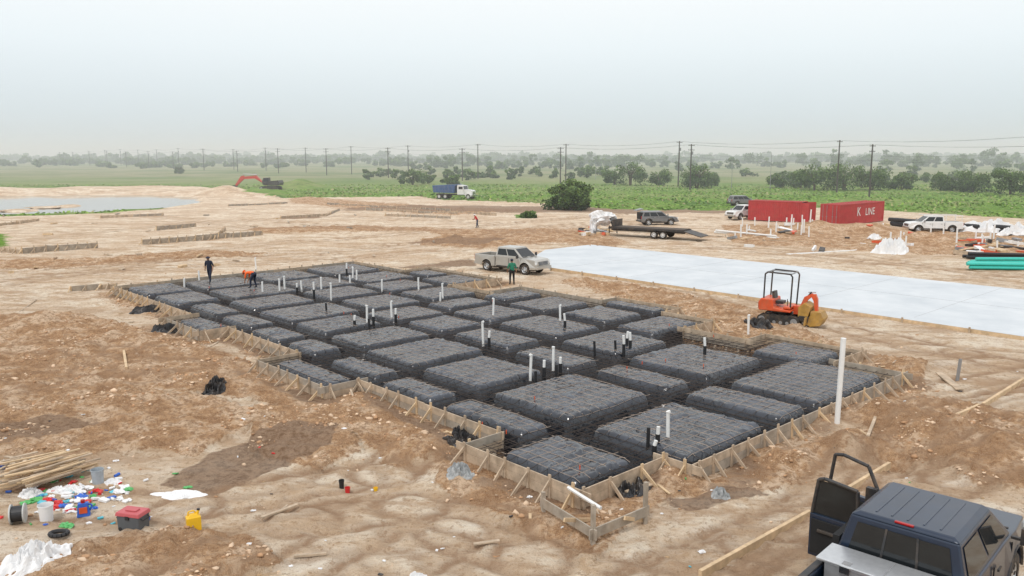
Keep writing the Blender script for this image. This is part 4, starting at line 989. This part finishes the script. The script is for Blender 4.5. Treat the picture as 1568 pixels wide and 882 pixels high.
m.box((0,-.215,.36),(.1,.02,.09),BLKP);m.obj('handles',parent=E)
x0,y0=P(297,810);m=MB();JY=_mc['yellow_plastic']
m.box((0,0,.17),(.32,.22,.34),JY);m.box((0,0,.37),(.3,.2,.08),JY,tp=.55);m.tube((.09,0,.38),(.12,0,.48),.035,JY,10);m.path([(-.12,0,.38),(-.1,0,.47),(.02,0,.48),(.07,0,.4)],.02,JY);m.tube((.12,0,.47),(.125,0,.51),.04,BLKP,10)
m.obj('fuel_can',(x0,y0,gz1(x0,y0)-.01),.5,bevel=.025)
x0,y0=P(28,792);m=MB()
m.lathe([(.02,-.16),(.24,-.16),(.24,-.13),(.1,-.13),(.1,.13),(.24,.13),(.24,.16),(.02,.16)],(0,0,.24),(1,.35,0),M('spool_grey',(.5,.5,.48),.7),24);m.lathe([(.19,-.12),(.19,.12)],(0,0,.24),(1,.35,0),BLKP,24);m.obj('cable_spool',(x0,y0,gz1(x0,y0)))
m=MB()
for k in range(14):
    t=k/14*6.28;t2=(k+1)/14*6.28;m.tube((.2*math.cos(t),.14*math.sin(t),.06),(.2*math.cos(t2),.14*math.sin(t2),.06),.05,BLKP,8)
x0,y0=P(90,815);m.obj('hose_coil',(x0,y0,gz1(x0,y0)))
def stack(name,u0,v0,u1,v1,n,r,mat):
    p=P(u0,v0);q=P(u1,v1);m=MB()
    for k in range(n):
        lay=k%3;o=(k//3)*2.1*r;m.tube((p[0]+random.uniform(-.4,.4),p[1]+lay*2.1*r,r+o),(q[0]+random.uniform(-.3,.3),q[1]+lay*2.1*r,r+o),r,mat,10)
    m.obj(name)
stack('teal_pipe_stack',1487,412,1640,414,5,.13,TEAL);stack('teal_pipe_stack',1490,404,1640,404,4,.13,TEAL);stack('black_pipe_stack',1484,396,1640,400,4,.14,BLKP);stack('drain_pipe_stack',1368,346,1500,358,5,.25,BLKP);stack('drain_pipe_stack',1500,356,1640,368,5,.25,BLKP);stack('white_pipe_stack',1420,372,1520,368,4,.1,PVC);stack('white_pipe_stack',1100,357,1190,366,4,.1,PVC)
m=MB()
for k in range(46):
    u,v=(random.uniform(1122,1245),random.uniform(345,366)) if k<26 else (random.uniform(1355,1568),random.uniform(352,384))
    x0,y0=P(u,v);z=gz1(x0,y0);m.tube((x0,y0,z-.2),(x0+random.uniform(-.05,.05),y0,z+random.uniform(.4,1.5)),.08,PVC,8)
m.obj('plumbing_pipe_stubs')
m=MB()
for k in range(130):
    u,v=random.choice([(random.uniform(1100,1568),random.uniform(350,388)),(random.uniform(890,930),random.uniform(352,362)),(random.uniform(1470,1568),random.uniform(370,392)),(random.uniform(0,700),random.uniform(325,420))])
    x0,y0=P(u,v);z=gz1(x0,y0);mt=random.choice([WOOD,WOODN,PVC,BLKM,GREYM,WHITET,ORG]) if u>800 else random.choice([WOOD,WG,WOODN]);k_=1 if u>800 else .6;m.box((x0,y0,z+.1),(random.uniform(.3,2)*k_,random.uniform(.1,.6)*k_,random.uniform(.05,.4)*k_),mt,(random.uniform(-.15,.15),random.uniform(-.2,.2),random.uniform(0,3)))
m.obj('construction_debris')
m=MB()
for k in range(60):
    i=random.randrange(nO);p=Vector(OUTW[i]);q=Vector(OUTW[(i+1)%nO]);d=q-p;dn=d.normalized();out=Vector((dn.y,-dn.x));c=p+d*random.random()+out*random.uniform(.6,2.4)
    if pip(np.array([c.x]),np.array([c.y]),OUTW)[0]: continue
    m.box((c.x,c.y,gz1(c.x,c.y)+.03),(random.uniform(.15,.7),.07,.03),random.choice([WOOD,WOODN]),(random.uniform(-.2,.2),random.uniform(-.2,.2),random.uniform(0,3)))
m.obj('wood_offcuts')
# ---------------------------------------------------------------- haze (real participating medium over the far fields)
hm=bpy.data.materials.new('haze');hm.use_nodes=True;nt=hm.node_tree;nt.nodes.clear()
o=nt.nodes.new('ShaderNodeOutputMaterial');vs_=nt.nodes.new('ShaderNodeVolumeScatter');vs_.inputs['Density'].default_value=.0011;vs_.inputs['Color'].default_value=(.92,.965,1,1);vs_.inputs['Anisotropy'].default_value=.0
nt.links.new(vs_.outputs[0],o.inputs['Volume'])
mb=MB();mb.box((0,3000,14),(12000,5840,40),hm);mb.obj('haze')
# ---------------------------------------------------------------- sky & sun
sc=bpy.context.scene
w=bpy.data.worlds.new('World');sc.world=w;w.use_nodes=True;nt=w.node_tree;bg=nt.nodes['Background']
sk=N(nt,'ShaderNodeTexSky');sk.sky_type='NISHITA';sk.sun_disc=False;sk.sun_elevation=math.radians(58);sk.sun_rotation=math.radians(200);sk.dust_density=5;sk.air_density=1;sk.ozone_density=1
tc=N(nt,'ShaderNodeTexCoord');sp=N(nt,'ShaderNodeSeparateXYZ');nt.links.new(tc.outputs['Generated'],sp.inputs[0])
r=ramp(nt,sp.outputs[2],[(0,(.56,.66,.71)),(.045,(.65,.76,.815)),(.12,(.83,.92,.955)),(.2,(.96,1.0,1.0)),(.6,(.95,.97,1))])
cn=noise(nt,1.6,4,.5,tc.outputs['Generated'])
cl=mixc(nt,1.0,r.outputs[0],(11.0,11.0,11.1),'MULTIPLY')
cl=mixc(nt,.15,cl,mixc(nt,cn.outputs[0],(8.5,9,9.2),(11.5,11.5,11.5)),'MIX')
hs=N(nt,'ShaderNodeHueSaturation');hs.inputs['Saturation'].default_value=.3;nt.links.new(sk.outputs[0],hs.inputs['Color'])
fin=mixc(nt,.90,hs.outputs[0],cl)
nt.links.new(fin,bg.inputs[0]);bg.inputs[1].default_value=.1
sd_=bpy.data.lights.new('sun','SUN');sd_.energy=1.45;sd_.angle=math.radians(10);sd_.color=(1,.96,.91)
so=bpy.data.objects.new('sun',sd_);COL.objects.link(so);so.rotation_euler=(math.radians(32),0,math.radians(-25))
cam=bpy.data.cameras.new('camera');cam.lens=F/1568*36;cam.sensor_width=36;cam.clip_end=20000;cam.clip_start=.1
co=bpy.data.objects.new('camera',cam);COL.objects.link(co);co.location=(0,0,H);co.rotation_euler=(math.pi/2-th,0,0);sc.camera=co
sc.view_settings.view_transform='Standard';sc.view_settings.look='None';sc.view_settings.exposure=0
sc.cycles.volume_bounces=1
